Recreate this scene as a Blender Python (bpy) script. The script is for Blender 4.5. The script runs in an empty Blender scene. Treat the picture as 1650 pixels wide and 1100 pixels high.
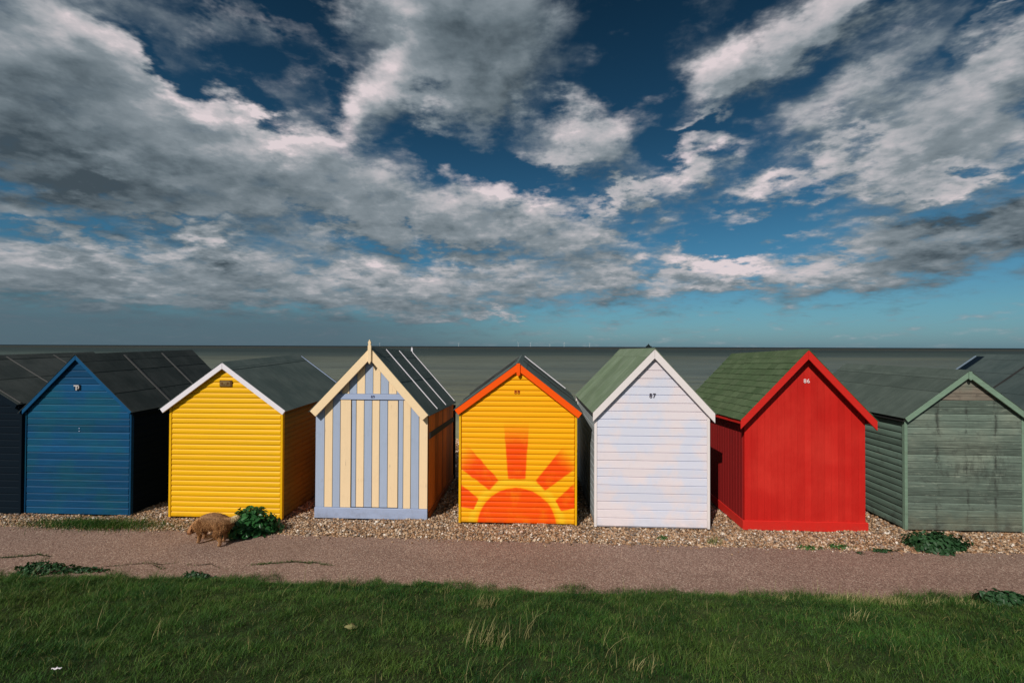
import bpy, bmesh, math, random
import numpy as np
from mathutils import Vector, Matrix, Euler

# ------------------------------------------------------------------ camera, sky, sun, exposure
SC = bpy.context.scene
COL = SC.collection
CAM_H = 2.8                      # eye height above the path, standing on the grass bank
F_PX = 733.0                     # focal length in pixels of the 1650 px wide photograph
YAW, ROLL, PITCH = math.atan(35 / F_PX), 6 / 1650.0, 8 / F_PX
_fw = Vector((-math.sin(YAW) * math.cos(PITCH), math.cos(YAW) * math.cos(PITCH), math.sin(PITCH)))
_r0 = Vector((math.cos(YAW), math.sin(YAW), 0))
_u0 = _r0.cross(_fw)
_r = (_r0 * math.cos(ROLL) + _u0 * math.sin(ROLL)).normalized()
_u = _r.cross(_fw)
cam = bpy.data.cameras.new('camera')
cam.sensor_width = 36.0
cam.lens = 36.0 * F_PX / 1650.0
cam.clip_start, cam.clip_end = 0.05, 90000
camo = bpy.data.objects.new('camera', cam)
COL.objects.link(camo)
camo.matrix_world = Matrix(((_r.x, _u.x, -_fw.x, 0), (_r.y, _u.y, -_fw.y, 0), (_r.z, _u.z, -_fw.z, CAM_H), (0, 0, 0, 1)))
SC.camera = camo

SUN_EL, SUN_AZ = 39.0, 27.5      # light travels towards +Y, turned 27.5 degrees to +X, 39 degrees down
SKY_STRENGTH = 0.1
sun_dir = Vector((math.sin(math.radians(SUN_AZ)) * math.cos(math.radians(SUN_EL)),
                  math.cos(math.radians(SUN_AZ)) * math.cos(math.radians(SUN_EL)), -math.sin(math.radians(SUN_EL))))
sl = bpy.data.lights.new('sun', 'SUN')
sl.energy = 4.0
sl.angle = math.radians(0.5)
sl.color = (1.0, 0.93, 0.84)
slo = bpy.data.objects.new('sun', sl)
COL.objects.link(slo)
slo.rotation_euler = sun_dir.to_track_quat('-Z', 'Y').to_euler()
slo.location = (-6, -12, 12)
SC.view_settings.view_transform = 'Standard'
SC.view_settings.look = 'None'
SC.view_settings.gamma = 1
SC.view_settings.exposure = 0
SC.view_settings.use_curve_mapping = False


def ray(x, y):
    return _fw + _r * ((x - 825) / F_PX) - _u * ((y - 550) / F_PX)


def ground(x, y, z=0.0):
    """the point of the height z that the photograph shows at pixel x, y"""
    d = ray(x, y)
    s = (z - CAM_H) / d.z
    return Vector((d.x * s, d.y * s, z))


def onY(x, y, Y):
    d = ray(x, y)
    s = Y / d.y
    return Vector((d.x * s, Y, CAM_H + d.z * s))


# ------------------------------------------------------------------ node expressions
class X:
    """a socket one can do sums with"""
    def __init__(s, nt, sock): s.nt, s.s = nt, sock
    def _m(s, op, *a):
        n = s.nt.nodes.new('ShaderNodeMath'); n.operation = op
        for i, v in enumerate((s,) + a):
            if isinstance(v, X): s.nt.links.new(v.s, n.inputs[i])
            else: n.inputs[i].default_value = v
        return X(s.nt, n.outputs[0])
    def __add__(s, o): return s._m('ADD', o)
    __radd__ = __add__
    def __sub__(s, o): return s._m('SUBTRACT', o)
    def __rsub__(s, o): return (s * -1) + o
    def __mul__(s, o): return s._m('MULTIPLY', o)
    __rmul__ = __mul__
    def __truediv__(s, o): return s._m('DIVIDE', o)
    def mx(s, o): return s._m('MAXIMUM', o)
    def mn(s, o): return s._m('MINIMUM', o)
    def pw(s, o): return s._m('POWER', o)
    def ab(s): return s._m('ABSOLUTE')
    def clamp(s): return s.mx(0.0).mn(1.0)
    def smooth(s, a, b, c=0.0, d=1.0):
        n = s.nt.nodes.new('ShaderNodeMapRange'); n.interpolation_type = 'SMOOTHSTEP'
        s.nt.links.new(s.s, n.inputs[0])
        lo, hi = (a, b) if a < b else (b, a)
        for i, v in zip((1, 2, 3, 4), (lo, hi) + ((c, d) if a < b else (d, c))): n.inputs[i].default_value = v
        return X(s.nt, n.outputs[0])


class M:
    """material builder"""
    def __init__(s, name, rough=0.6, spec=0.3):
        s.mat = bpy.data.materials.new(name); s.mat.use_nodes = True
        s.nt = s.mat.node_tree
        s.b = s.nt.nodes['Principled BSDF']
        s.b.inputs['Roughness'].default_value = rough
        s.b.inputs['Specular IOR Level'].default_value = spec
    def node(s, t, **kw):
        n = s.nt.nodes.new(t)
        for k, v in kw.items(): setattr(n, k, v)
        return n
    def coord(s, which='Object'):
        return s.node('ShaderNodeTexCoord').outputs[which]
    def pos(s):
        return s.node('ShaderNodeNewGeometry').outputs['Position']
    def rand(s):
        return X(s.nt, s.node('ShaderNodeObjectInfo').outputs['Random'])
    def island(s):
        return X(s.nt, s.node('ShaderNodeNewGeometry').outputs['Random Per Island'])
    def vec(s, v, scale=(1, 1, 1), off=None):
        n = s.node('ShaderNodeMapping')
        s.nt.links.new(v, n.inputs[0]); n.inputs['Scale'].default_value = scale
        if off is not None:
            c = s.node('ShaderNodeCombineXYZ')
            for i in range(3): s.nt.links.new((off * (37.0 + 11 * i)).s, c.inputs[i])
            s.nt.links.new(c.outputs[0], n.inputs['Location'])
        return n.outputs[0]
    def noise(s, v, scale=5.0, detail=3.0, rough=0.5, dist=0.0):
        n = s.node('ShaderNodeTexNoise')
        s.nt.links.new(v, n.inputs['Vector'])
        n.inputs['Scale'].default_value = scale; n.inputs['Detail'].default_value = detail
        n.inputs['Roughness'].default_value = rough; n.inputs['Distortion'].default_value = dist
        return X(s.nt, n.outputs['Fac'])
    def voro(s, v, scale, out='Distance'):
        n = s.node('ShaderNodeTexVoronoi')
        s.nt.links.new(v, n.inputs['Vector']); n.inputs['Scale'].default_value = scale
        return n.outputs[out]
    def mix(s, f, a, b, mode='MIX'):
        n = s.node('ShaderNodeMix', data_type='RGBA', blend_type=mode)
        for i, v in ((0, f), (6, a), (7, b)):
            if isinstance(v, X): s.nt.links.new(v.s, n.inputs[i])
            elif isinstance(v, bpy.types.NodeSocket): s.nt.links.new(v, n.inputs[i])
            elif i == 0: n.inputs[0].default_value = v
            else: n.inputs[i].default_value = tuple(v) + (1,)
        return n.outputs[2]
    def bright(s, c, f):
        """colour times a factor"""
        n = s.node('ShaderNodeVectorMath', operation='SCALE')
        if isinstance(c, bpy.types.NodeSocket): s.nt.links.new(c, n.inputs[0])
        else: n.inputs[0].default_value = c
        s.nt.links.new(f.s, n.inputs['Scale'])
        return n.outputs[0]
    def ramp(s, f, stops, interp='LINEAR'):
        n = s.node('ShaderNodeValToRGB'); n.color_ramp.interpolation = interp
        e = n.color_ramp.elements
        while len(e) > 1: e.remove(e[0])
        for i, (p, c) in enumerate(stops):
            q = e[0] if i == 0 else e.new(p)
            q.position = p; q.color = tuple(c) + (1,)
        s.nt.links.new(f.s, n.inputs[0])
        return n.outputs[0]
    def base(s, c):
        if isinstance(c, bpy.types.NodeSocket): s.nt.links.new(c, s.b.inputs['Base Color'])
        else: s.b.inputs['Base Color'].default_value = tuple(c) + (1,)
        return s
    def rough(s, x):
        s.nt.links.new(x.s, s.b.inputs['Roughness']); return s
    def bump(s, h, strength=0.3, dist=0.01):
        n = s.node('ShaderNodeBump'); n.inputs['Strength'].default_value = strength; n.inputs['Distance'].default_value = dist
        s.nt.links.new(h.s, n.inputs['Height'])
        s.nt.links.new(n.outputs[0], s.b.inputs['Normal']); return s


def sep(nt, v):
    n = nt.nodes.new('ShaderNodeSeparateXYZ'); nt.links.new(v, n.inputs[0])
    return [X(nt, o) for o in n.outputs]


def srgb(r, g, b):
    f = lambda c: (c / 255 / 12.92) if c <= 10 else ((c / 255 + 0.055) / 1.055) ** 2.4
    return (f(r), f(g), f(b))


# ------------------------------------------------------------------ world: Nishita sky with broken cloud
def build_world():
    w = bpy.data.worlds.new('World'); SC.world = w; w.use_nodes = True
    nt = w.node_tree
    for n in list(nt.nodes): nt.nodes.remove(n)
    W = M.__new__(M); W.nt = nt
    out = nt.nodes.new('ShaderNodeOutputWorld'); bg = nt.nodes.new('ShaderNodeBackground')
    nt.links.new(bg.outputs[0], out.inputs[0]); bg.inputs['Strength'].default_value = SKY_STRENGTH
    sky = nt.nodes.new('ShaderNodeTexSky'); sky.sky_type = 'NISHITA'; sky.sun_disc = False
    sky.sun_elevation = math.radians(SUN_EL); sky.sun_rotation = math.radians(SUN_AZ + 180)
    sky.air_density = 1.0; sky.dust_density = 0.6; sky.ozone_density = 2.0
    dv = nt.nodes.new('ShaderNodeTexCoord').outputs['Generated']

    def field(dirv):
        """cloud density of one direction"""
        x, y, z = sep(nt, dirv)
        zz = z.mx(0.0)
        az = x._m('ARCTAN2', y) * 57.2958
        el = zz._m('ARCSINE') * 57.2958
        k = zz + 0.24
        cq = nt.nodes.new('ShaderNodeCombineXYZ')
        nt.links.new((x / k).s, cq.inputs[0]); nt.links.new((y / k).s, cq.inputs[1]); nt.links.new((zz * 1.5).s, cq.inputs[2])
        q = cq.outputs[0]
        wn = W.node('ShaderNodeTexNoise'); nt.links.new(q, wn.inputs['Vector'])
        wn.inputs['Scale'].default_value = 1.6; wn.inputs['Detail'].default_value = 2.0
        wr, wg, wb = sep(nt, wn.outputs['Color'])
        flat = el.smooth(0.0, 16.0, 0.25, 1.0)
        n0 = W.noise(q, 4.0, 5.0, 0.6); n0b = W.noise(W.vec(q, (1.0, 1.1, 1.3)), 5.5, 5.0, 0.6)
        az2 = az + (wr - 0.5) * 9.0 + (n0 - 0.5) * 15.0
        el2 = el + (wg - 0.5) * 7.0 * flat + (n0b - 0.5) * 14.0 * flat
        cp = nt.nodes.new('ShaderNodeCombineXYZ')
        nt.links.new(az2.s, cp.inputs[0]); nt.links.new(el2.s, cp.inputs[1])
        tot = dark = None
        for (cx, cy, rx, ry, rot, wt, dk) in BLOBS:
            c = ray(cx, cy).normalized(); ex = ray(cx + rx, cy).normalized(); ey = ray(cx, cy - ry).normalized()
            a = lambda v: math.degrees(math.atan2(v.x, v.y)); e = lambda v: math.degrees(math.asin(max(-1, min(1, v.z))))
            m = W.node('ShaderNodeMapping', vector_type='TEXTURE'); nt.links.new(cp.outputs[0], m.inputs[0])
            m.inputs['Location'].default_value = (a(c), e(c), 0)
            m.inputs['Rotation'].default_value = (0, 0, math.radians(rot))
            m.inputs['Scale'].default_value = (max(.5, abs(a(ex) - a(c))), max(.4, abs(e(ey) - e(c))), 1)
            d = W.node('ShaderNodeVectorMath', operation='DOT_PRODUCT')
            nt.links.new(m.outputs[0], d.inputs[0]); nt.links.new(m.outputs[0], d.inputs[1])
            g = X(nt, d.outputs['Value']).mn(8.0)._m('MULTIPLY', -1.0)
            g = X(nt, g.s)
            pe = W.node('ShaderNodeMath', operation='POWER'); pe.inputs[0].default_value = math.e
            nt.links.new(g.s, pe.inputs[1]); g = X(nt, pe.outputs[0])
            tot = g * wt if tot is None else tot + g * wt
            if dk: dark = g * dk if dark is None else dark + g * dk
        cover = az.ab().smooth(52.0, 75.0, 0.0, 0.5)
        cover = cover + zz.smooth(0.62, 0.75, 0.0, 0.45)
        n1 = W.noise(W.vec(q, (1.0, 1.0, 1)), 4.2, 9.0, 0.58, 0.15)
        n2 = W.noise(W.vec(q, (1.0, 1.0, 1)), 13.0, 6.0, 0.58, 0.2)
        bil = 0.5 - (n2 - 0.5).ab() * 3.2                       # billows
        den = (tot.mn(1.3) + cover) * 0.95 + 0.05 + (n1 - 0.5) * 2.7 + (n2 - 0.5) * 0.85 - (bil - 0.3) * 0.22
        return den, dark, el, az, n1, n2

    den, dark, el, az, n1, n2 = field(dv)
    # the same field a little nearer to the sun tells which side of a cloud is lit
    ov = W.node('ShaderNodeVectorMath', operation='ADD'); nt.links.new(dv, ov.inputs[0]); ov.inputs[1].default_value = (-0.022, 0.0, 0.04)
    nv = W.node('ShaderNodeVectorMath', operation='NORMALIZE'); nt.links.new(ov.outputs[0], nv.inputs[0])
    den2 = field(nv.outputs[0])[0]
    alpha = den.smooth(-0.15, 1.15)
    thick = den.smooth(0.7, 1.9)
    lit = (den - den2) * 0.32
    light = (lit + 0.485 + (n2 - 0.5) * 0.18 - (n1 - 0.5) * 0.35 - thick * 0.05 - dark * 0.42).clamp()
    ccol = W.ramp(light, [(0.0, (0.055, 0.078, 0.096)), (0.25, (0.135, 0.172, 0.198)), (0.5, (0.235, 0.275, 0.305)), (0.70, (0.40, 0.41, 0.435)), (0.9, (0.56, 0.52, 0.54)), (1.0, (0.72, 0.63, 0.65))])
    # polarised deep blue overhead, pale towards the horizon: the Nishita sky graded by a tint
    tint = W.ramp((el / 40.0).clamp(), [(0.0, (0.24, 0.42, 0.64)), (0.10, (0.235, 0.46, 0.58)), (0.3, (0.175, 0.42, 0.50)),
                                        (0.6, (0.095, 0.265, 0.32)), (1.0, (0.045, 0.140, 0.170))])
    base = W.mix(1.0, sky.outputs[0], tint, 'MULTIPLY')
    ccs = W.bright(ccol, X(nt, W.node('ShaderNodeValue').outputs[0]) * 0.0 + 1.0 / SKY_STRENGTH)
    mixd = W.mix(alpha * el.smooth(0.0, 2.5, 0.55, 1.0), base, ccs)
    # dull rain bank low over the sea on the left
    bank = (az.smooth(8.0, -28.0) * el.smooth(5.2, 2.0)) * 0.85
    mixd = W.mix(bank, mixd, tuple(c / SKY_STRENGTH for c in (0.085, 0.135, 0.170)))
    nt.links.new(mixd, bg.inputs['Color'])
    w.cycles.sampling_method = 'MANUAL'; w.cycles.sample_map_resolution = 512


# centre x, y, half width, half height (pixels of the photograph turned into azimuth and elevation), turn, weight, dark base
BLOBS = [
    (60, 130, 240, 150, -10, 1.1, 0.15), (60, 285, 190, 60, 0, 0.5, 0.7), (260, 230, 230, 95, 0, 0.9, 0.1), (20, 180, 120, 100, 0, 0.3, 0.3),
    (180, 75, 70, 50, 0, 0.3, -0.5), (240, 120, 80, 46, -10, 0.9, -0.1), (810, 120, 60, 60, 0, 0.9, 0.1), (650, 110, 50, 30, 40, 0.2, -0.6), (470, 205, 110, 30, 8, 0.2, -0.5), (430, 215, 150, 55, 10, 0.9, -0.3), (340, 320, 300, 70, -4, 1.05, 0.35), (640, 130, 120, 70, 25, 1.0, -0.35),
    (760, 50, 150, 90, 0, 1.1, 0.75), (570, 60, 150, 70, 0, 0.7, 0.15), (170, 270, 30, 20, 0, 0.1, -0.5), (650, 330, 250, 60, -6, 0.95, 0.0), (880, 372, 170, 40, -6, 0.8, -0.05),
    (110, 440, 280, 60, 0, 1.15, 0.35), (335, 400, 80, 18, 0, 0.7, -0.35), (350, 425, 60, 16, 0, 0.5, 0.6), (520, 468, 300, 34, 0, 1.1, 0.1),
    (205, 478, 60, 12, 0, 0.5, -0.5), (600, 452, 60, 12, 0, 0.3, -0.45), (810, 445, 280, 40, 0, 0.9, 0), (895, 255, 60, 55, 30, 1.1, -0.15), (965, 230, 70, 55, 20, 1.1, -0.3), (1120, 280, 75, 30, 22, 1.1, -0.3),
    (1010, 322, 60, 14, 24, 0.9, -0.1), (1130, 198, 40, 14, 10, 0.9, 0), (1170, 110, 60, 40, 30, 0.8, -0.3), (1270, 70, 150, 45, 22, 1.1, 0.0), (1390, 10, 150, 40, 10, 0.8, 0.2),
    (1370, 160, 160, 42, 18, 1.0, 0.15), (1540, 150, 140, 50, 15, 1.0, 0.15), (1260, 305, 90, 26, 16, 1.0, -0.35), (1390, 260, 90, 40, 12, 1.0, -0.35),
    (1500, 250, 130, 60, 8, 1.0, 0.1), (1540, 272, 110, 26, 4, 0.9, -0.9), (1630, 190, 60, 50, 30, 0.9, -0.3), (1620, 350, 160, 45, 4, 1.1, 1.2), (1480, 415, 230, 42, 3, 1.0, 0.35),
    (1150, 425, 60, 12, 4, 0.8, -0.4), (1240, 440, 200, 24, 4, 0.95, 0), (1130, 460, 90, 12, 2, 0.6, -0.3), (1010, 450, 110, 12, 5, 0.7, 0), (1590, 38, 50, 8, 35, 0.75, 0),
    (680, 510, 110, 9, 0, 0.8, -0.2), (815, 511, 30, 8, 0, 0.7, -0.5), (950, 405, 80, 12, 15, 0.6, 0), (900, 180, 60, 20, 10, 0.5, 0),
    (440, 20, 110, 26, -8, -0.9, 0), (400, 148, 90, 34, -14, -0.8, 0), (545, 130, 50, 26, 30, -0.6, 0), (600, 80, 50, 40, 0, -0.3, 0), (1000, 100, 110, 130, 0, -0.7, 0), (720, 215, 70, 30, -30, -0.7, 0),
    (680, 395, 190, 13, -3, -0.7, 0), (830, 280, 120, 26, -14, -1.0, 0), (1000, 370, 70, 20, 10, -0.5, 0), (1180, 385, 110, 22, 0, -0.8, 0), (1350, 520, 500, 20, 0, -0.4, 0), (1560, 55, 110, 30, 20, -0.7, 0),
    (1100, 230, 60, 24, 0, -0.5, 0), (250, 60, 50, 20, -30, -0.6, 0), (110, 372, 170, 12, -6, -0.6, 0), (280, 360, 120, 14, 0, -0.5, 0),
]
build_world()

# ------------------------------------------------------------------ object helpers
def tag(o, label=None, cat=None, group=None, kind=None):
    if label: o['label'] = label
    if cat: o['category'] = cat
    if group: o['group'] = group
    if kind: o['kind'] = kind
    return o


def empty(name, loc, label=None, cat=None, group=None, rz=0.0):
    o = bpy.data.objects.new(name, None); COL.objects.link(o)
    o.location = loc; o.rotation_euler = (0, 0, rz); o.empty_display_size = 0.2
    return tag(o, label, cat, group)


def link(name, me, mat=None, parent=None, loc=None):
    o = bpy.data.objects.new(name, me); COL.objects.link(o)
    if mat is not None and not me.materials: me.materials.append(mat)
    if parent is not None: o.parent = parent
    if loc is not None: o.location = loc
    return o


def mesh(name, V, F, smooth=False):
    bm = bmesh.new()
    vs = [bm.verts.new(v) for v in V]
    for f in F:
        try: bm.faces.new([vs[i] for i in f])
        except ValueError: pass
    bmesh.ops.recalc_face_normals(bm, faces=bm.faces)
    me = bpy.data.meshes.new(name); bm.to_mesh(me); bm.free()
    if smooth: me.shade_smooth()
    return me


def prism(poly, y0, y1, mp=lambda a, b, c: (a, b, c)):
    """polygon in (x, z) pushed from y0 to y1"""
    n = len(poly)
    V = [mp(x, y0, z) for x, z in poly] + [mp(x, y1, z) for x, z in poly]
    F = [list(range(n)), list(range(2 * n - 1, n - 1, -1))] + [[i, (i + 1) % n, n + (i + 1) % n, n + i] for i in range(n)]
    return V, F


def box(x0, x1, y0, y1, z0, z1):
    return prism([(x0, z0), (x1, z0), (x1, z1), (x0, z1)], y0, y1)


def bevel_mesh(me, w=0.003):
    bm = bmesh.new(); bm.from_mesh(me)
    bmesh.ops.bevel(bm, geom=list(bm.edges), offset=w, segments=1, affect='EDGES')
    bm.to_mesh(me); bm.free(); return me


def np_mesh(name, V, F_tri, smooth=False):
    me = bpy.data.meshes.new(name)
    V = np.asarray(V, dtype=np.float32); F = np.asarray(F_tri, dtype=np.int32); k = F.shape[1]
    me.vertices.add(len(V)); me.vertices.foreach_set('co', V.ravel())
    me.loops.add(F.size); me.loops.foreach_set('vertex_index', F.ravel())
    me.polygons.add(len(F)); me.polygons.foreach_set('loop_start', np.arange(0, F.size, k, dtype=np.int32))
    me.update(calc_edges=True)
    if smooth: me.shade_smooth()
    return me


# ------------------------------------------------------------------ materials
def paint(name, c, var=0.05, streak=0.10, dirt=0.15, rough=0.5, dirtc=(0.10, 0.085, 0.06), axis='x', spec=0.3, c2=None, cmix=(0.45, 0.65), cscale=1.2, worn=0.0, bump=0.25, wornc=(0.24, 0.2, 0.16)):
    m = M(name, rough, spec)
    r = m.rand()
    sc = {'x': (3, 40, 40), 'y': (40, 3, 40), 'z': (40, 40, 3)}[axis]
    oc = m.coord('Object')
    v = m.vec(oc, sc, r)
    n = m.noise(v, 1.0, 4.0, 0.65)
    big = m.noise(m.vec(m.pos(), (1, 1, 1)), cscale, 4.0, 0.55)
    f = (r - 0.5) * (2 * var) + (n - 0.5) * (2 * streak) + 1.0
    col = m.mix(big.smooth(*cmix), c, c2) if c2 else c
    col = m.bright(col, f)
    z = sep(m.nt, m.pos())[2]
    dn = m.noise(m.pos(), 7.0, 5.0, 0.7)
    dm = (dn.smooth(0.52, 0.78) * dirt + z.smooth(0.22, 0.0) * dn.smooth(0.3, 0.7) * dirt * 2.2).clamp()
    col = m.mix(dm, col, dirtc)
    if worn:
        wn = m.noise(m.vec(m.coord('Object'), tuple(a * .8 for a in sc), r), 1.3, 6.0, 0.75)
        col = m.mix(wn.smooth(0.66 - worn * .1, 0.72 - worn * .1) * 0.8, col, wornc)
    m.base(col)
    m.rough(n * 0.25 + (rough - 0.12))
    m.bump(n, bump, 0.002)
    return m.mat


def felt(name, c, c2, seed=0.0, grain=0.35):
    m = M(name, 0.9, 0.15)
    p = m.pos(); r = m.rand()
    g = m.noise(p, 260.0, 2.0, 0.7)
    b = m.noise(m.vec(m.coord('Object'), (1, 1, 1), r), 2.2, 5.0, 0.6)
    st = m.noise(m.vec(m.coord('Object'), (2, 14, 2), r), 1.6, 4.0, 0.6)
    col = m.mix(b.smooth(0.35, 0.68), c, c2)
    col = m.bright(col, (g - 0.5) * (2 * grain) + (st - 0.5) * 0.5 + (r - 0.5) * 0.2 + 1.0)
    m.base(col); m.bump(g + b * 2.0, 0.5, 0.003)
    return m.mat


MAT = {}
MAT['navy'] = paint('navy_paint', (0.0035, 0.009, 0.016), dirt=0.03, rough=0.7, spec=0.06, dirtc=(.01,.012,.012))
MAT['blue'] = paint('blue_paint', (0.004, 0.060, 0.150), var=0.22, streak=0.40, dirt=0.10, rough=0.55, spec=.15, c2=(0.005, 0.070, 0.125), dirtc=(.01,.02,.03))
MAT['blue_trim'] = paint('blue_trim_paint', (0.004, 0.068, 0.170), var=0.1, rough=0.6, spec=.15, dirt=.05)
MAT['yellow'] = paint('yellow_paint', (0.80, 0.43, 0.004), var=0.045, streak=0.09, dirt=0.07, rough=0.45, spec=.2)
MAT['yellow_side'] = paint('shaded_yellow_paint', (0.22, 0.155, 0.028), var=0.08, streak=0.2, dirt=0.4, rough=0.6, axis='y', spec=.15, dirtc=(.06,.05,.03))  # yellow darkened and dulled, the side walls' shade put into the colour
MAT['white'] = paint('white_paint', (0.76, 0.72, 0.78), var=0.02, streak=0.04, dirt=0.06, rough=0.5)
MAT['cream'] = paint('cream_paint', (0.86, 0.65, 0.41), var=0.03, streak=0.06, dirt=0.08, rough=0.5, axis='z', worn=0.25)
MAT['cream_trim'] = paint('cream_trim_paint', (0.88, 0.67, 0.42), var=0.02, streak=0.05, dirt=0.07, rough=0.5)
MAT['lilac'] = paint('pale_blue_paint', (0.35, 0.42, 0.56), var=0.05, streak=0.08, dirt=0.1, rough=0.5, axis='z', worn=0.25)
MAT['lilac_x'] = paint('pale_blue_rail_paint', (0.34, 0.41, 0.59), var=0.04, streak=0.08, dirt=0.14, rough=0.5, worn=0.2)
MAT['lilac_dull'] = paint('dull_grey_blue_paint', (0.15, 0.20, 0.26), rough=0.7, spec=.1)
MAT['rust'] = paint('red_brown_stain', (0.78, 0.19, 0.028), var=0.5, streak=0.8, dirt=0.35, rough=0.6, axis='z', worn=0.2, spec=.2, dirtc=(.08,.04,.02))
MAT['greywood'] = paint('grey_wood', (0.085, 0.085, 0.085), var=0.1, streak=0.3, dirt=0.3, rough=0.8, axis='y', spec=.1, dirtc=(.03,.03,.03))
MAT['orange'] = paint('orange_paint', (0.92, 0.095, 0.003), var=0.02, streak=0.05, dirt=0.04, rough=0.5, spec=.15)
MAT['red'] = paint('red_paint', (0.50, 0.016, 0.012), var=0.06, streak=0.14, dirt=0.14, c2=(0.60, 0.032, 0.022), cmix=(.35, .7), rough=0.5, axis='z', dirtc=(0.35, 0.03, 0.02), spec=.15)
MAT['red_side'] = paint('dull_red_paint', (0.27, 0.016, 0.016), var=0.06, streak=0.12, dirt=0.2, rough=0.6, axis='z', dirtc=(0.12, 0.03, 0.03), spec=.12)  # darker, duller red than the front boards
MAT['red_trim'] = paint('red_trim_paint', (0.60, 0.022, 0.016), var=0.03, streak=0.08, dirt=0.06, rough=0.5, spec=.15)
MAT['pinkwhite'] = paint('pink_white_paint', (0.66, 0.68, 0.80), var=0.03, streak=0.03, dirt=0.05, rough=0.5, c2=(0.76, 0.69, 0.73), cscale=2.0, cmix=(0.42, 0.58))
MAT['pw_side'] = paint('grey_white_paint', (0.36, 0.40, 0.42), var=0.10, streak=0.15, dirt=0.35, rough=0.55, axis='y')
MAT['trim_white'] = paint('white_trim_paint', (0.78, 0.72, 0.72), var=0.02, streak=0.05, dirt=0.08, rough=0.5)
def stud_stains(mat, xs, w=.05):
    nt = mat.node_tree; m = M.__new__(M); m.nt = nt; m.b = nt.nodes['Principled BSDF']; m.mat = mat
    src = m.b.inputs['Base Color'].links[0].from_socket
    x, y, z = sep(nt, m.pos()); n = m.noise(m.vec(m.pos(), (14, 14, 5)), 1.0, 4.0, 0.7); b = m.noise(m.vec(m.pos(), (2, 2, 3)), 1.0, 3.0, 0.6)
    k = None
    for q in xs:
        g = (x - q + (n - 0.5) * 0.05).ab().smooth(w, 0.0)
        k = g if k is None else k.mx(g)
    k = k * n.smooth(0.42, 0.62) * 0.75
    k = k.mx((z - 0.95 + (b - .5) * .9).ab().smooth(0.32, 0.05) * n.smooth(0.45, 0.6) * (x - 6.7).ab().smooth(.8, .3) * 0.4)
    c = m.mix(k, src, (0.022, 0.022, 0.020))
    c = m.mix(z.smooth(0.42, 0.15) * b.smooth(.3, .6) * 0.45, c, (0.20, 0.21, 0.15))
    m.base(c); return mat


MAT['green'] = paint('worn_green_stain', (0.105, 0.140, 0.115), var=0.32, streak=0.8, dirt=0.75, rough=0.75, dirtc=(0.045, 0.05, 0.045), c2=(0.145, 0.175, 0.14), worn=0.75, wornc=(0.27, 0.31, 0.25))
MAT['green_y'] = paint('worn_green_side_stain', (0.10, 0.15, 0.12), var=0.25, streak=0.5, dirt=0.6, rough=0.75, dirtc=(0.04, 0.045, 0.04), axis='y', worn=0.3)
stud_stains(MAT['green'], [onY(px, 700, 7.28).x for px in (1509, 1557, 1603)])
MAT['barewood'] = paint('weathered_bare_wood', (0.20, 0.17, 0.135), var=0.2, streak=0.7, dirt=0.6, rough=0.85, dirtc=(0.03, 0.028, 0.025), c2=(0.12, 0.15, 0.12), worn=0.5)
MAT['green_trim'] = paint('green_trim_stain', (0.17, 0.26, 0.19), var=0.08, streak=0.3, dirt=0.35, rough=0.7, worn=0.2)
MAT['mauve'] = paint('dark_mauve_paint', (0.09, 0.045, 0.07), var=0.08, streak=0.2)
MAT['dark'] = paint('dark_timber', (0.02, 0.02, 0.02), rough=0.8)
MAT['bronze'] = paint('brown_plaque', (0.12, 0.055, 0.015), rough=0.4, streak=0.3)
MAT['goldmark'] = paint('pale_gold_figures', (0.42, 0.32, 0.14), rough=0.4)
MAT['ink'] = paint('dark_figures', (0.06, 0.045, 0.06), rough=0.5)
MAT['inkred'] = paint('brown_red_figures', (0.42, 0.07, 0.01), rough=0.5)
MAT['inkblue'] = paint('blue_grey_figures', (0.12, 0.13, 0.24), rough=0.5)
MAT['inkwhite'] = paint('white_figures', (0.80, 0.74, 0.74), rough=0.5)
MAT['badge_white'] = paint('dull_white_enamel', (0.45, 0.43, 0.43), rough=0.6, spec=.1)
MAT['felt_dark'] = felt('dark_slate_felt', (0.065, 0.090, 0.086), (0.095, 0.12, 0.113))
MAT['felt_black'] = felt('black_felt', (0.026, 0.034, 0.034), (0.045, 0.053, 0.052))
MAT['felt_blue'] = felt('grey_blue_felt', (0.045, 0.066, 0.066), (0.065, 0.088, 0.086))
MAT['felt_green'] = felt('moss_green_felt', (0.135, 0.185, 0.115), (0.175, 0.225, 0.155), grain=0.25)
MAT['felt_sage'] = felt('sage_green_felt', (0.060, 0.080, 0.070), (0.082, 0.105, 0.092))
MAT['shingle'] = felt('green_shingle', (0.062, 0.098, 0.046), (0.090, 0.125, 0.066), grain=0.5)


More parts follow.
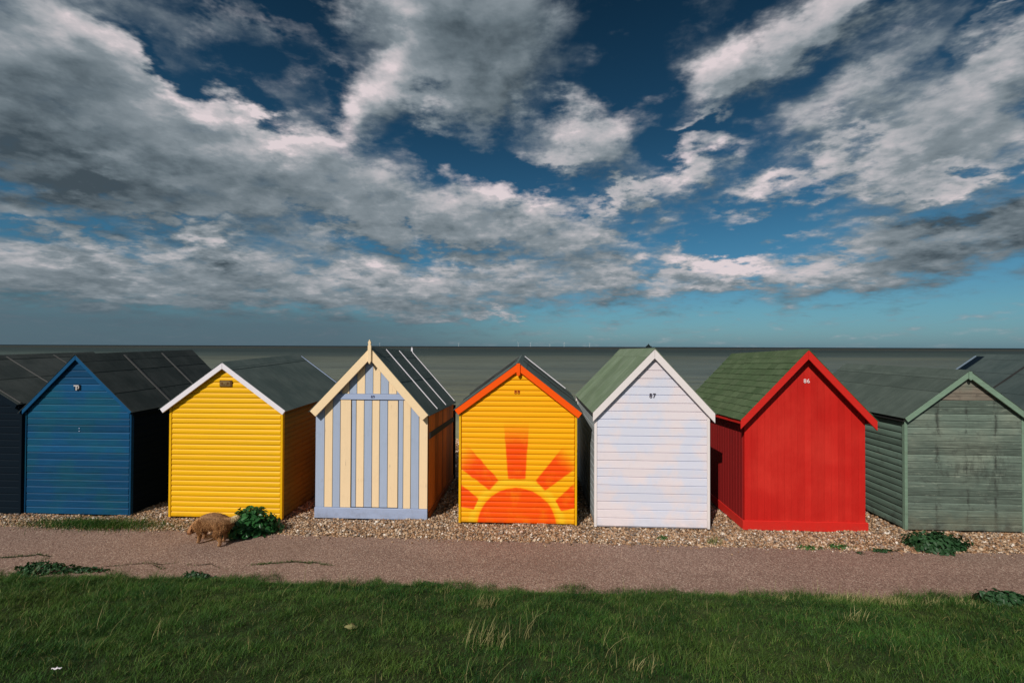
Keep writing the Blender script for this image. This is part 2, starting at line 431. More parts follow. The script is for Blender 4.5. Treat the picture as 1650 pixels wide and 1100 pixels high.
def mural_material(x0, x1):
    """yellow boards with the orange rising sun painted on them: soft-edged spray paint fixed to the facade"""
    m = M('sunrise_mural_paint', 0.5, 0.12)
    x, y, z = sep(m.nt, m.pos())
    r = m.rand()
    c0 = onY(832.5, 849, 7.18)
    k = 102.0                                           # photograph pixels per metre on this wall
    n = m.noise(m.vec(m.pos(), (9, 9, 9)), 1.0, 4.0, 0.6)
    px = (x - c0.x) * k + (n - 0.5) * 3.0; pz = (z - c0.z) * k + (n - 0.5) * 3.0
    rr = (px * px + pz * pz).pw(0.5)
    mask = rr.smooth(65.0, 62.0)
    for (ax, az, bx, bz, w0, w1, fade) in ((0, 77, -1, 172, 13.5, 20.5, 0.5), (37, 67, 90, 118, 10.5, 20, 0.4), (-36, 67, -96, 120, 10.5, 19, 0.45),
                                     (66, 36, 104, 56, 9, 21, 0.3), (-65, 36, -104, 54, 9, 20, 0.3)):
        L = math.hypot(bx - ax, bz - az); ux, uz = (bx - ax) / L, (bz - az) / L
        t = ((px - ax) * ux + (pz - az) * uz) / L
        sd = ((px - ax) * (-uz) + (pz - az) * ux).ab()
        e = sd - (t * (w1 - w0) + w0)
        ms = e.smooth(1.8, -1.2) * t.smooth(-0.02, 0.03) * t.smooth(1.03, 1.0 - fade)
        mask = mask.mx(ms)
    patch = m.noise(m.vec(m.pos(), (1, 1, 1)), 5.0, 4.0, 0.6)
    mask = mask * patch.smooth(0.15, 0.55, 0.72, 1.0)
    halo = rr.smooth(64.0, 72.0) * rr.smooth(82.0, 74.0) * 0.55
    st = m.noise(m.vec(m.coord('Object'), (3, 40, 40), r), 1.0, 4.0, 0.6)
    yel = m.mix(halo, (0.90, 0.40, 0.004), (0.86, 0.56, 0.02))
    col = m.mix(mask, yel, m.mix(rr.smooth(70.0, 20.0) * 0.7, (0.90, 0.080, 0.002), (0.90, 0.098, 0.002)))
    col = m.bright(col, (r - 0.5) * 0.06 + (st - 0.5) * 0.10 + 1.0)
    dn = m.noise(m.pos(), 7.0, 5.0, 0.7)
    col = m.mix(z.smooth(0.16, 0.0) * dn.smooth(0.35, 0.7) * 0.35, col, (0.2, 0.12, 0.04))
    m.base(col); m.bump(st, 0.2, 0.002)
    return m.mat


MAT['mural'] = mural_material(0, 0)


def leafmat(name, c1, c2, trans=0.15, rough=0.5):
    m = M(name, rough, 0.3)
    i = m.island()
    n = m.noise(m.pos(), 3.0, 3.0, 0.6)
    m.base(m.mix((i * 0.7 + n * 0.6 - 0.15).clamp(), c1, c2))
    if trans:
        try: m.b.inputs['Subsurface Weight'].default_value = 0.0
        except KeyError: pass
        t = m.node('ShaderNodeBsdfTranslucent'); mixs = m.node('ShaderNodeMixShader'); mixs.inputs[0].default_value = trans
        t.inputs[0].default_value = tuple(c * 1.3 for c in c2) + (1,)
        o = m.nt.nodes['Material Output']
        m.nt.links.new(m.b.outputs[0], mixs.inputs[1]); m.nt.links.new(t.outputs[0], mixs.inputs[2]); m.nt.links.new(mixs.outputs[0], o.inputs[0])
    return m.mat


MAT['leaf'] = leafmat('dark_glossy_leaf', (0.012, 0.055, 0.018), (0.038, 0.15, 0.040), 0.12, 0.35)
MAT['leaf2'] = leafmat('dark_weed_leaf', (0.012, 0.045, 0.014), (0.030, 0.085, 0.030), 0.12, 0.5)
MAT['leaf3'] = leafmat('bright_weed_leaf', (0.03, 0.10, 0.02), (0.07, 0.17, 0.04), 0.15, 0.5)
MAT['straw'] = leafmat('dry_straw', (0.17, 0.17, 0.06), (0.36, 0.32, 0.15), 0.1, 0.7)
MAT['stem'] = leafmat('plant_stem', (0.06, 0.08, 0.03), (0.10, 0.10, 0.05), 0.0, 0.6)

# ------------------------------------------------------------------ the ground
rng = np.random.default_rng(7)


def vnoise(x, y, s, seed=0):
    """smooth value noise with numpy"""
    x = np.asarray(x) * s + 1000.0; y = np.asarray(y) * s + 1000.0
    xi = np.floor(x).astype(int); yi = np.floor(y).astype(int); fx = x - xi; fy = y - yi
    fx = fx * fx * (3 - 2 * fx); fy = fy * fy * (3 - 2 * fy)
    h = lambda a, b: (np.sin(a * 127.1 + b * 311.7 + seed * 74.7) * 43758.5453) % 1.0
    return (h(xi, yi) * (1 - fx) + h(xi + 1, yi) * fx) * (1 - fy) + (h(xi, yi + 1) * (1 - fx) + h(xi + 1, yi + 1) * fx) * fy


FAR_PX = [(-400, 838), (0, 847), (120, 852), (230, 853), (330, 856), (420, 860), (550, 863.5), (700, 868), (850, 872), (1000, 876), (1150, 880), (1300, 884), (1450, 888), (1650, 892), (2100, 902)]
NEAR_PX = [(-500, 922), (0, 932), (160, 931), (260, 932), (360, 932), (480, 941), (600, 944), (680, 942), (720, 947), (790, 953), (900, 955), (1100, 958), (1250, 961), (1400, 965), (1550, 968), (1650, 966), (2200, 985)]
FARP = [ground(*p) for p in FAR_PX]; NEARP = [ground(*p) for p in NEAR_PX]


def far_y(x): return np.interp(x, [p.x for p in FARP], [p.y for p in FARP])
def near_y(x): return np.interp(x, [p.x for p in NEARP], [p.y for p in NEARP])


def bank_z(x, y):
    """height of the grass bank the photographer stands on"""
    t = np.maximum(0.0, near_y(x) - np.asarray(y))
    z = 0.26 * t + 0.03 * np.minimum(1, t * 6)
    z = np.where(z > 1.25, 1.25 + (z - 1.25) * 0.05, z)
    return z + (vnoise(x, y, 1.1, 3) - 0.5) * 0.11 * np.minimum(1, t) + (vnoise(x, y, 7.5, 8) - 0.5) * 0.035 * np.minimum(1, t * 3) + (vnoise(x, y, 3.7, 5) - 0.5) * 0.03 * np.minimum(1, t * 2)


def beach_z(x, y):
    y = np.asarray(y, dtype=float)
    base = np.where(y < 13.0, 0.0, -(np.clip(y - 13.0, 0, 14) ** 1.25) * 0.13 - np.clip(y - 27.0, 0, 80) * 0.02)
    amp = np.clip((y - far_y(x)) * 2.0, 0.05, 1.0)
    return base + ((vnoise(x, y, 2.1, 9) - 0.5) * 0.05 + (vnoise(x, y, 6.0, 2) - 0.5) * 0.022) * amp


def sheet(name, xs, ts, fy, fz, mat, label_kind='structure'):
    X_, T_ = np.meshgrid(xs, ts)
    Y_ = fy(X_, T_); Z_ = fz(X_, Y_)
    V = np.stack([X_.ravel(), Y_.ravel(), Z_.ravel()], 1); n = len(xs); m_ = len(ts)
    i = (np.arange(m_ - 1)[:, None] * n + np.arange(n - 1)[None, :]).ravel()
    F = np.stack([i, i + 1, i + n + 1, i + n], 1)
    me = np_mesh(name, V, F, True)
    return tag(link(name, me, mat), kind=label_kind)


def axis(a, b, fine0, fine1, step, grow=1.25):
    v = list(np.arange(fine0, fine1 + 1e-6, step)); s = step
    while v[-1] < b: s *= grow; v.append(min(b, v[-1] + s))
    s = step
    while v[0] > a: s *= grow; v.insert(0, max(a, v[0] - s))
    return np.array(v)


m = M('shingle_ground', 0.85, 0.2)
vc = m.voro(m.vec(m.pos(), (1, 1, 0.6)), 42.0, 'Color'); vd = X(m.nt, m.voro(m.vec(m.pos(), (1, 1, 0.6)), 42.0))
cr = sep(m.nt, vc)[0]
pebcol = [(0.0, (0.10, 0.06, 0.035)), (0.14, (0.24, 0.13, 0.065)), (0.34, (0.34, 0.20, 0.11)), (0.52, (0.42, 0.28, 0.17)), (0.68, (0.26, 0.20, 0.155)),
          (0.80, (0.50, 0.38, 0.27)), (0.90, (0.15, 0.125, 0.11)), (0.95, (0.66, 0.58, 0.50))]
pc = m.ramp(cr, pebcol, 'CONSTANT')
m.base(m.bright(pc, vd.smooth(0.75, 0.25) * 0.5 + 0.42)); m.bump(vd * -1.0, 1.0, 0.012)
sheet('shingle_beach', axis(-400, 400, -14, 14, 0.12), axis(0, 1, 0, 1, 0.01), lambda x, t: far_y(x) - 0.10 + (t ** 2.0) * 90.0, lambda x, y: beach_z(x, y) - 0.004, m.mat)

m = M('path_tarmac', 0.85, 0.25)
p = m.pos()
sp = sep(m.nt, m.voro(p, 95.0, 'Color'))[0]; vd = X(m.nt, m.voro(p, 95.0))
big = m.noise(p, 0.9, 4.0, 0.6); mid = m.noise(p, 5.0, 5.0, 0.65)
c = m.ramp(sp, [(0, (0.060, 0.042, 0.034)), (0.3, (0.145, 0.098, 0.078)), (0.62, (0.225, 0.152, 0.120)), (0.92, (0.33, 0.25, 0.20)), (1.0, (0.50, 0.42, 0.34))])
c = m.mix(big.smooth(0.42, 0.62) * 0.55, c, m.bright(c, X(m.nt, m.node('ShaderNodeValue').outputs[0]) * 0 + 1.22))
c = m.mix(mid.smooth(0.55, 0.75) * 0.35, c, (0.15, 0.10, 0.085))
wide = m.noise(m.vec(p, (0.5, 1.6, 1)), 1.0, 3.0, 0.6)
c = m.mix(wide.smooth(0.45, 0.65) * 0.5, c, m.bright(c, X(m.nt, m.node('ShaderNodeValue').outputs[0]) * 0 + 0.74))
c = m.mix(0.25, c, (0.30, 0.165, 0.125))
m.base(c); m.bump(vd * -1.0 + mid * 0.6, 0.7, 0.006)
path = sheet('path', axis(-30, 30, -11, 10, 0.06), np.linspace(0, 1, 26),
             lambda x, t: near_y(x) - 0.15 + t * (far_y(x) - near_y(x) + 0.15) + (vnoise(x, 0 * x, 9, 4) - 0.5) * 0.05 * (t > .98),
             lambda x, y: 0.006 + (vnoise(x, y, 1.6, 6) - 0.5) * 0.012 + 0 * y, m.mat)

m = M('turf_soil', 0.95, 0.1)
n = m.noise(m.pos(), 6.0, 5.0, 0.7)
m.base(m.mix(n.smooth(0.35, 0.65), (0.018, 0.030, 0.010), (0.045, 0.060, 0.020)))
m.bump(n, 0.8, 0.03)
sheet('grass_bank', axis(-300, 300, -9, 9, 0.10), axis(0, 1, 0, 1, 0.004, 1.0), lambda x, t: near_y(x) + 0.0 - (t ** 2.2) * 120.0, lambda x, y: bank_z(x, y), m.mat)

# the sea
m = M('sea_water', 0.28, 0.07)
p = m.pos()
x_, y_, z_ = sep(m.nt, p)
dist = y_
band = m.noise(m.vec(p, (0.0025, 0.010, 1)), 1.0, 4.0, 0.6)
rip = m.noise(m.vec(p, (0.35, 1.3, 1)), 1.0, 5.0, 0.6); rip2 = m.noise(m.vec(p, (0.05, 0.22, 1)), 1.0, 4.0, 0.6); cloud_shade = m.noise(m.vec(p, (0.006, 0.035, 1)), 1.0, 6.0, 0.65)
f = (dist / 1000.0 + 0.0001)._m('LOGARITHM', 10.0) / 3.0 + 0.72
f = (f + (band - 0.5) * 0.34).clamp()
deep = m.ramp(f, [(0.0, (0.24, 0.225, 0.125)), (0.22, (0.19, 0.182, 0.105)), (0.34, (0.115, 0.122, 0.080)), (0.48, (0.046, 0.064, 0.056)), (0.62, (0.026, 0.040, 0.041)), (0.76, (0.048, 0.048, 0.036)), (0.86, (0.004, 0.012, 0.019))])
m.base(m.bright(deep, (rip - 0.5) * 0.9 + (rip2 - 0.5) * 1.1 + (cloud_shade - 0.5) * 1.3 + 1.0))  # the broadest noise paints cloud-shadow patches into the water colour
m.rough(dist.smooth(20.0, 400.0, 0.35, 0.75))
m.bump(rip + rip2 * 3.0, 0.5, 0.35)
V = [(-60000, 12, -1.15), (60000, 12, -1.15), (60000, 60000, -1.15), (-60000, 60000, -1.15)]
tag(link('sea', mesh('sea', V, [(0, 1, 2, 3)]), m.mat), kind='structure')


# ------------------------------------------------------------------ beach huts
LOGLAP = [(0.0, 0.0), (0.012, 0.0), (0.019, 0.12), (0.021, 0.45), (0.017, 0.75), (0.009, 0.93), (0.0035, 1.0), (0.0, 1.0)]
SHIPLAP = [(0.0, 0.0), (0.016, 0.0), (0.017, 0.04), (0.017, 0.80), (0.011, 0.88), (0.006, 0.97), (0.0055, 1.0), (0.0, 1.0)]
FEATHER = [(0.0, 0.0), (0.020, 0.0), (0.021, 0.06), (0.004, 1.0), (0.0, 1.0)]
GROOVE = [(0.0, 0.0), (0.004, 0.0), (0.004, 0.055), (0.017, 0.085), (0.0175, 0.97), (0.012, 1.0), (0.0, 1.0)]
FLATV = [(0.0, 0.0), (0.011, 0.0), (0.014, 0.02), (0.014, 0.97), (0.011, 0.99), (0.011, 1.0), (0.0, 1.0)]


class Hut:
    def __init__(s, Y, xl, xr, barge, depth, rise, name, label, ov=.055):
        k = (Y - ov) / (Y - .13); s.ov = ov
        barge = [(px * k, CAM_H + (pz - CAM_H) * k) for px, pz in barge]
        s.x0 = (xl + xr) / 2; s.Y = Y
        s.root = empty(name, (s.x0, Y, 0), label, 'beach hut', 'beach huts in a row along the path')
        s.root['kind'] = 'thing'
        s.xl, s.xr, s.L, s.rise = xl - s.x0, xr - s.x0, depth, rise
        (a, b), (c, d), (e, f) = barge
        s.bl, s.ap, s.br = (a - s.x0, b), (c - s.x0, d), (e - s.x0, f)
        s.n = random.Random(int(Y * 100) + len(label))

    def mp(s, x, y, z):                # roofs climb a little towards the sea
        return (x, y, z + s.rise * (y / s.L) * min(1.0, max(0.0, z - .03) / 1.45))

    def line(s, x, off=0.0):
        """height of the roof's upper edge over x"""
        P = s.bl if x < s.ap[0] else s.br
        t = (x - P[0]) / (s.ap[0] - P[0])
        return P[1] + t * (s.ap[1] - P[1]) - off

    def xat(s, z, side, off=0.0):
        P = s.bl if side < 0 else s.br
        t = (z + off - P[1]) / (s.ap[1] - P[1])
        return P[0] + t * (s.ap[0] - P[0])

    def add(s, name, V, F, mat, parent=None, smooth=False, bev=0.0, tilt=True):
        if tilt: V = [s.mp(*v) for v in V]
        me = mesh(name, V, F, smooth)
        if bev: bevel_mesh(me, bev)
        return link(name, me, mat, parent or s.root)

    def core(s, mat, z0=0.02):
        o = 0.05
        poly = [(s.xl + .004, z0), (s.xr - .004, z0), (s.xr - .004, s.line(s.xr, o + .02)), (s.ap[0], s.ap[1] - o - .02), (s.xl + .004, s.line(s.xl, o + .02))]
        s.add('inner_wall', *prism(poly, 0.002, s.L - 0.002), mat)

    def board(s, prof, a0b, a1b, a0t, a1t, z0, z1, mapf, vert=False):
        V = []; k = len(prof)
        for e in (0, 1):
            for d, v in prof:
                lo, hi = (a0b, a0t) if e == 0 else (a1b, a1t)
                V.append(mapf(lo + (hi - lo) * v, d, z0 + (z1 - z0) * v))
        F = [list(range(k)), list(range(2 * k - 1, k - 1, -1))] + [[i, (i + 1) % k, k + (i + 1) % k, k + i] for i in range(k)]
        return V, F

    def horizontal_front(s, prof, pitch, mat, z0=0.03, inset=0.018, matf=None, back=False):
        off = 0.055
        mf = (lambda a, d, z: (a, -d, z)) if not back else (lambda a, d, z: (a, s.L + d, z))
        z = z0; shared = None; i = 0
        zl, zr = s.line(s.xl, off), s.line(s.xr, off)
        while z < s.ap[1] - off - 0.03:
            z1 = z + pitch
            if z1 <= min(zl, zr):
                if shared is None or s.rise and back:
                    V, F = s.board(prof, s.xl + inset, s.xr - inset, s.xl + inset, s.xr - inset, 0, pitch, mf)
                    shared = mesh('plank', V, F)
                o = link('plank', shared, (matf(z) if matf else mat), s.root, (0, 0, z))
            else:
                zt = min(z1, s.ap[1] - off)
                lb = max(s.xl + inset, s.xat(z, -1, off)); rb = min(s.xr - inset, s.xat(z, 1, off))
                lt = max(s.xl + inset, s.xat(zt, -1, off)); rt = min(s.xr - inset, s.xat(zt, 1, off))
                V, F = s.board(prof, lb, rb, lt, rt, z, zt, mf)
                s.add('plank', V, F, (matf(z) if matf else mat))
                o = None
            if o is not None:
                o.location.y += s.n.uniform(-.0015, .0015)
                o.rotation_euler = (0, s.n.uniform(-.0012, .0012), 0)
            z = z1; i += 1

    def horizontal_sides(s, prof, pitch, mat, z0=0.03, sides=(-1, 1)):
        for sd in sides:
            xw = s.xl if sd < 0 else s.xr
            top = s.line(xw, 0.06)
            mf = (lambda a, d, z: (xw - d, a, z)) if sd < 0 else (lambda a, d, z: (xw + d, a, z))
            z = z0
            while z < top - 0.03:
                zt = min(z + pitch, top)
                V, F = s.board(prof, 0.03, s.L - 0.03, 0.03, s.L - 0.03, z, zt, mf)
                s.add('plank', V, F, mat)
                z = zt

    def vertical_sides(s, w, mat, z0=0.03, sides=(-1, 1)):
        for sd in sides:
            xw = s.xl if sd < 0 else s.xr
            top = s.line(xw, 0.06); n = int(round((s.L - 0.06) / w)); w_ = (s.L - 0.06) / n
            for i in range(n):
                a = 0.03 + i * w_
                x_in, x_out = (xw, xw - 0.014) if sd < 0 else (xw, xw + 0.014)
                s.add('plank', *box(min(x_in, x_out), max(x_in, x_out), a + .003, a + w_ - .003, z0, top), mat, bev=.003)

    def corners(s, mat, w=0.03, z0=0.02, d=0.024):
        for sd, xw in ((-1, s.xl), (1, s.xr)):
            x0, x1 = (xw - d, xw + w - .014) if sd < 0 else (xw - w + .014, xw + d)
            s.add('corner_post', *box(x0, x1, -d, 0.028, z0, s.line(xw, .075)), mat, bev=.003)
            s.add('corner_post', *box(x0, x1, s.L - 0.028, s.L + d, z0, s.line(xw, .075)), mat, bev=.003)

    def barges(s, mat, w=0.10, cut='square', mat_back=None, t=0.02, both=True):
        ov = s.ov
        for end in (0, 1) if both else (0,):
            y0, y1 = (-ov - t, -ov) if end == 0 else (s.L + ov, s.L + ov + t)
            for sd, P in ((-1, s.bl), (1, s.br)):
                A = s.ap
                L = math.hypot(A[0] - P[0], A[1] - P[1]); ux, uz = (A[0] - P[0]) / L, (A[1] - P[1]) / L
                nx, nz = (uz, -ux) if sd < 0 else (-uz, ux)
                q = w / abs(ux)                                     # vertical width of the board
                gx = -0.002 * sd * -1
                top = (A[0] + sd * 0.0015, A[1]); bot = (A[0] + sd * 0.0015, A[1] - q)
                if cut == 'plumb': lo = (P[0], P[1] - q)
                else: lo = (P[0] + nx * w, P[1] + nz * w)
                s.add('barge_board', *prism([P, top, bot, lo], y0, y1), mat if end == 0 else (mat_back or mat), bev=.003)

    def roof(s, mat, mode='laps', n=4, deck=None, eave=None, split=(0.0, 0.3, 0.62, 1.0), cap=True):
        deck = deck or MAT['dark']; ov = s.ov
        y0, y1 = -ov - 0.028, s.L + ov + 0.028
        for sd, P in ((-1, s.bl), (1, s.br)):
            A = s.ap
            L = math.hypot(A[0] - P[0], A[1] - P[1]); ux, uz = (A[0] - P[0]) / L, (A[1] - P[1]) / L
            nx, nz = (-uz, ux) if sd < 0 else (uz, -ux)            # upward normal
            if nz < 0: nx, nz = -nx, -nz
            pt = lambda f, h: (P[0] + ux * L * f + nx * h, P[1] + uz * L * f + nz * h)
            # timber deck
            s.add('roof_deck', *prism([pt(0, -.022), pt(1, -.022), pt(1, .002), pt(0, .002)], -ov + .003, s.L + ov - .003), deck)
            if mode == 'laps':                                     # felt laid along the ridge, upper lengths over lower ones
                for j in range(len(split) - 1):
                    f0, f1 = split[j], split[j + 1]
                    hh = 0.004 + 0.004
                    s.add('felt_strip', *prism([pt(f0 - .015, .003), pt(f1, .003), pt(f1, .007), pt(f0 - .015, hh + .004)], y0, y1), mat)
            elif mode == 'down':                                   # lengths hung over the ridge
                for j in range(n):
                    a, b = y0 + (y1 - y0) * j / n, y0 + (y1 - y0) * (j + 1) / n
                    V, F = prism([pt(-.01, .003), pt(1, .003), pt(1, .008), pt(-.01, .008)], a, b + 0.0)
                    V = [(x, y, z + (0.007 if abs(y - b) < 1e-6 and 0 else 0)) for x, y, z in V]
                    s.add('felt_strip', V, F, mat)
                    if j: s.add('felt_lap', *prism([pt(-.01, .006), pt(1, .006), pt(1, .013), pt(-.01, .013)], a - .025, a + .025), mat)
            elif mode == 'shingles':
                rows, cols = n
                h = 1.0 / rows; cw = (y1 - y0) / cols; r = s.n
                sh = mesh('shingle_tab', *box(0, cw - .006, 0, L * h + .02, 0, .006))
                for j in range(rows):
                    for i in range(cols + (j % 2)):
                        a = y0 + i * cw - (cw / 2 if j % 2 else 0)
                        b = a + cw - .006
                        a_, b_ = max(a, y0), min(b, y1)
                        if b_ - a_ < .03: continue
                        f0 = j * h - .008 + r.uniform(-.003, .003); f1 = min(1.0, f0 + h + .015)
                        lift = .009 + r.uniform(0, .003)
                        s.add('shingle', *prism([pt(f0, .004), pt(f1, .001), pt(f1, .005), pt(f0, lift + .004)], a_, b_), mat)
            # trim under the eaves
            x = pt(0, 0)
            if eave is not None:
                ex = x[0] + (0.002 if sd < 0 else -0.018)
                s.add('eaves_board', *box(ex, ex + .016, -ov + .002, s.L + ov - .002, x[1] - .062, x[1] - .012), eave, bev=.002)
        if cap:
            A = s.ap; w = 0.13
            zl = s.line(A[0] - w) ; zr = s.line(A[0] + w)
            s.add('ridge_felt', *prism([(A[0] - w, zl + .009), (A[0], A[1] + .010), (A[0] + w, zr + .009), (A[0] + w, zr + .016), (A[0], A[1] + .019), (A[0] - w, zl + .016)], y0 - .002, y1 + .002), mat)

    def batten(s, y, mat, w=0.03, h=0.016, sides=(-1, 1), f0=0.0, f1=0.96, name='roof_batten'):
        for sd in sides:
            P = s.bl if sd < 0 else s.br; A = s.ap
            L = math.hypot(A[0] - P[0], A[1] - P[1]); ux, uz = (A[0] - P[0]) / L, (A[1] - P[1]) / L
            nx, nz = (-uz, ux)
            if nz < 0: nx, nz = -nx, -nz
            pt = lambda f, q: (P[0] + ux * L * f + nx * q, P[1] + uz * L * f + nz * q)
            s.add(name, *prism([pt(f0, .009), pt(f1, .009), pt(f1, .009 + h), pt(f0, .009 + h)], y - w / 2, y + w / 2), mat, bev=.002)

    def finial(s, y, mat, z0, z1, w=0.055):
        A = s.ap
        V, F = prism([(A[0] - w / 2, z0 + .05), (A[0], z0), (A[0] + w / 2, z0 + .05), (A[0] + w / 2, z1 - .10), (A[0] + w * .32, z1 - .09), (A[0] + w * .45, z1 - .05), (A[0], z1), (A[0] - w * .45, z1 - .05), (A[0] - w * .32, z1 - .09), (A[0] - w / 2, z1 - .10)], y - .03, y)
        s.add('finial', V, F, mat, bev=.003)

    def text(s, body, cx, cz, size, mat, name='number', y=-0.026, depth=.004, shear=0.0):
        cu = bpy.data.curves.new('t', 'FONT'); cu.body = body; cu.size = size; cu.extrude = depth; cu.align_x = 'CENTER'; cu.align_y = 'CENTER'; cu.resolution_u = 3; cu.offset = -size * .004
        cu.space_character = 1.1
        to = bpy.data.objects.new('t', cu); COL.objects.link(to)
        dg = bpy.context.evaluated_depsgraph_get(); me = bpy.data.meshes.new_from_object(to.evaluated_get(dg))
        bpy.data.objects.remove(to); me.materials.clear()
        o = link(name, me, mat, s.root, (cx - s.x0, y, cz)); o.rotation_euler = (math.pi / 2, 0, 0)
        return o


# barge-board outlines: measured in the photograph on the plane 0.13 m before each facade
# --- far left navy hut (only its right edge is in the frame)
h = Hut(7.12, -10.68, -8.42, [(-10.80, 1.72), (-9.62, 2.58), (-8.33, 1.84)], 2.40, 0.05, 'beach_hut', 'near black navy beach hut at the left edge of the photo')
h.core(MAT['navy']); h.horizontal_front(SHIPLAP, .11, MAT['navy']); h.horizontal_front(SHIPLAP, .11, MAT['navy'], back=True); h.horizontal_sides(SHIPLAP, .11, MAT['navy'])
h.barges(MAT['navy'], .09); h.roof(MAT['felt_black'], split=(0, .5, 1.0), eave=MAT['navy']); h.corners(MAT['navy'])
for y in (-.03, .78, 1.6): h.batten(y, MAT['greywood'], w=.02)

# --- mid blue hut
h = Hut(7.16, -8.37, -6.58, [(-8.34, 1.70), (-7.40, 2.635), (-6.44, 1.73)], 2.42, 0.05, 'beach_hut', 'mid blue beach hut with a small white emblem under its apex', ov=.04)
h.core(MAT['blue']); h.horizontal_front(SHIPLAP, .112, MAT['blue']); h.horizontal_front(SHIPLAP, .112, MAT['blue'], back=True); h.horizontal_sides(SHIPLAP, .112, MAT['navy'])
h.barges(MAT['blue_trim'], .055, t=.024); h.roof(MAT['felt_black'], split=(0, .33, .70, 1.0), eave=MAT['navy']); h.corners(MAT['blue'], w=.02)
for y in (.78, 1.62): h.batten(y, MAT['greywood'], w=.035)
em = onY(125, 624, 7.14)
badge = empty('emblem', (em.x - h.x0, -.022, em.z)); badge.parent = h.root
link('plate', bevel_mesh(mesh('plate', *box(-.05, .06, -.004, 0, -.045, .045)), .002), MAT['navy'], badge)
link('bar', mesh('bar', *box(-.055, .03, -.012, -.0045, .018, .040)), MAT['badge_white'], badge)
link('stem', mesh('stem', *box(-.022, .004, -.0125, -.0048, -.045, .020)), MAT['badge_white'], badge)
arc = [(math.cos(a) * .030 + .012, math.sin(a) * .032 + .004) for a in np.linspace(1.5, -1.3, 7)] + [(math.cos(a) * .014 + .012, math.sin(a) * .016 + .004) for a in np.linspace(-1.3, 1.5, 7)]
link('hook', mesh('hook', *prism(arc, -.0135, -.0052)), MAT['badge_white'], badge)
for dx, dz in ((-.0, .022), (.0, -.022)):
    q = onY(128, 692, 7.14)
    link('hinge_plate', bevel_mesh(mesh('hp', *box(-.010, .010, -.004, 0, -.006, .006)), .001), MAT['lilac_x'], h.root, (q.x - h.x0 + dx, -.022, q.z + dz))

# --- bright yellow hut
h = Hut(7.15, -5.88, -4.04, [(-5.955, 1.785), (-4.94, 2.525), (-3.905, 1.775)], 2.29, 0.075, 'beach_hut', 'bright yellow beach hut with white barge boards and a brown plaque')
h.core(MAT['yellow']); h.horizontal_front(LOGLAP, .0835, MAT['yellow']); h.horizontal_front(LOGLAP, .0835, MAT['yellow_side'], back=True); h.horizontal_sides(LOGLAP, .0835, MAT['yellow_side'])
h.barges(MAT['white'], .078, t=.028); h.roof(MAT['felt_dark'], split=(0, .86, 1.0), eave=None); h.corners(MAT['yellow'], w=.026, d=.026)
h.batten(2.315, MAT['lilac_x'], w=.02, h=.01, sides=(1,))
pl = onY(364.5, 617.5, 7.13)
plq = link('plaque', bevel_mesh(mesh('plaque', *box(-.105, .105, -.035, -.022, -.052, .052)), .006), MAT['bronze'], h.root, (pl.x - h.x0, 0, pl.z))
link('border', mesh('border', *box(-.080, .066, -.0385, -.0355, -.036, .034)), MAT['goldmark'], plq)
link('field', mesh('field', *box(-.074, .060, -.041, -.039, -.030, .028)), MAT['bronze'], plq)
t_ = h.text('90', pl.x - .006, pl.z, .055, MAT['goldmark'], y=-.0435, depth=.0015)

# --- cream and pale blue striped hut
h = Hut(7.28, -3.54, -1.70, [(-3.57, 1.75), (-2.60, 2.765), (-1.66, 1.705)], 2.27, -0.09, 'beach_hut', 'beach hut with vertical cream and pale blue stripes and a pointed finial', ov=.085)
S3 = 3.332; base3 = lambda zx: onY(480 + zx / S3, 700, 7.28).x
h.core(MAT['dark'])
cuts = [105, 152, 195, 235, 293, 318, 360, 402, 442, 485, 541, 568, 608, 652, 697]
cols = ['lilac', 'cream', 'lilac', 'cream', 'lilac', 'cream', 'lilac', 'cream', 'lilac', 'cream', 'lilac', 'cream', 'lilac', 'cream']
zr0 = onY(600, 643.5, 7.28).z; zr1 = onY(600, 634.5, 7.28).z
zb1 = onY(600, 817.5, 7.28).z
scalef = (h.xr - h.xl) / (base3(697) - base3(105))
cx_ = lambda zx: h.xl + (base3(zx) - base3(105)) * scalef
for i, c in enumerate(cols):
    a, b = cx_(cuts[i]), cx_(cuts[i + 1]); g = .0035 if cuts[i] not in (293, 541) else .007; g2 = .0035 if cuts[i + 1] not in (293, 541) else .007
    a += g if i else 0; b -= g2 if i < 13 else 0
    dr = 4 <= i <= 9                                           # the door leaf sits a shade deeper
    d0 = -.014 if dr else -.020
    top_l, top_r = h.line(a, .06), h.line(b, .06)
    lo = zb1 + (.004 if not dr else .012)
    up = min(top_l, top_r, 9)
    if i in (0, 13, 1, 12, 2) and True:
        zt = (top_l, top_r)
        xs_l = cx_(210); xs_r = cx_(595)
        if a > xs_l - .02 and b < xs_r + .02: zt = (zr0 - .004,) * 2
        h.add('stripe_board', *prism([(a, lo), (b, lo), (b, zt[1]), (a, zt[0])], d0, 0), MAT[c], bev=.003)
    else:
        h.add('stripe_board', *prism([(a, lo), (b, lo), (b, zr0 - (.010 if dr else .003)), (a, zr0 - (.010 if dr else .003))], d0, 0), MAT[c], bev=.003)
gc = [(243, 282, 'cream'), (282, 322, 'lilac'), (322, 365, 'cream'), (365, 407, 'lilac'), (407, 447, 'cream'), (447, 490, 'lilac'), (490, 532, 'cream'), (532, 580, 'lilac'), (205, 243, 'lilac')]
for a, b, c in gc:
    a, b = cx_(a) + .003, cx_(b) - .003
    za, zb_ = h.line(a, .06), h.line(b, .06)
    poly = [(a, zr1 + .003), (b, zr1 + .003), (b, max(zb_, zr1 + .01)), (a, max(za, zr1 + .01))]
    if a < h.ap[0] < b: poly = [poly[0], poly[1], poly[2], (h.ap[0], h.ap[1] - .06), poly[3]]
    h.add('stripe_board', *prism(poly, -.020, 0), MAT[c], bev=.003)
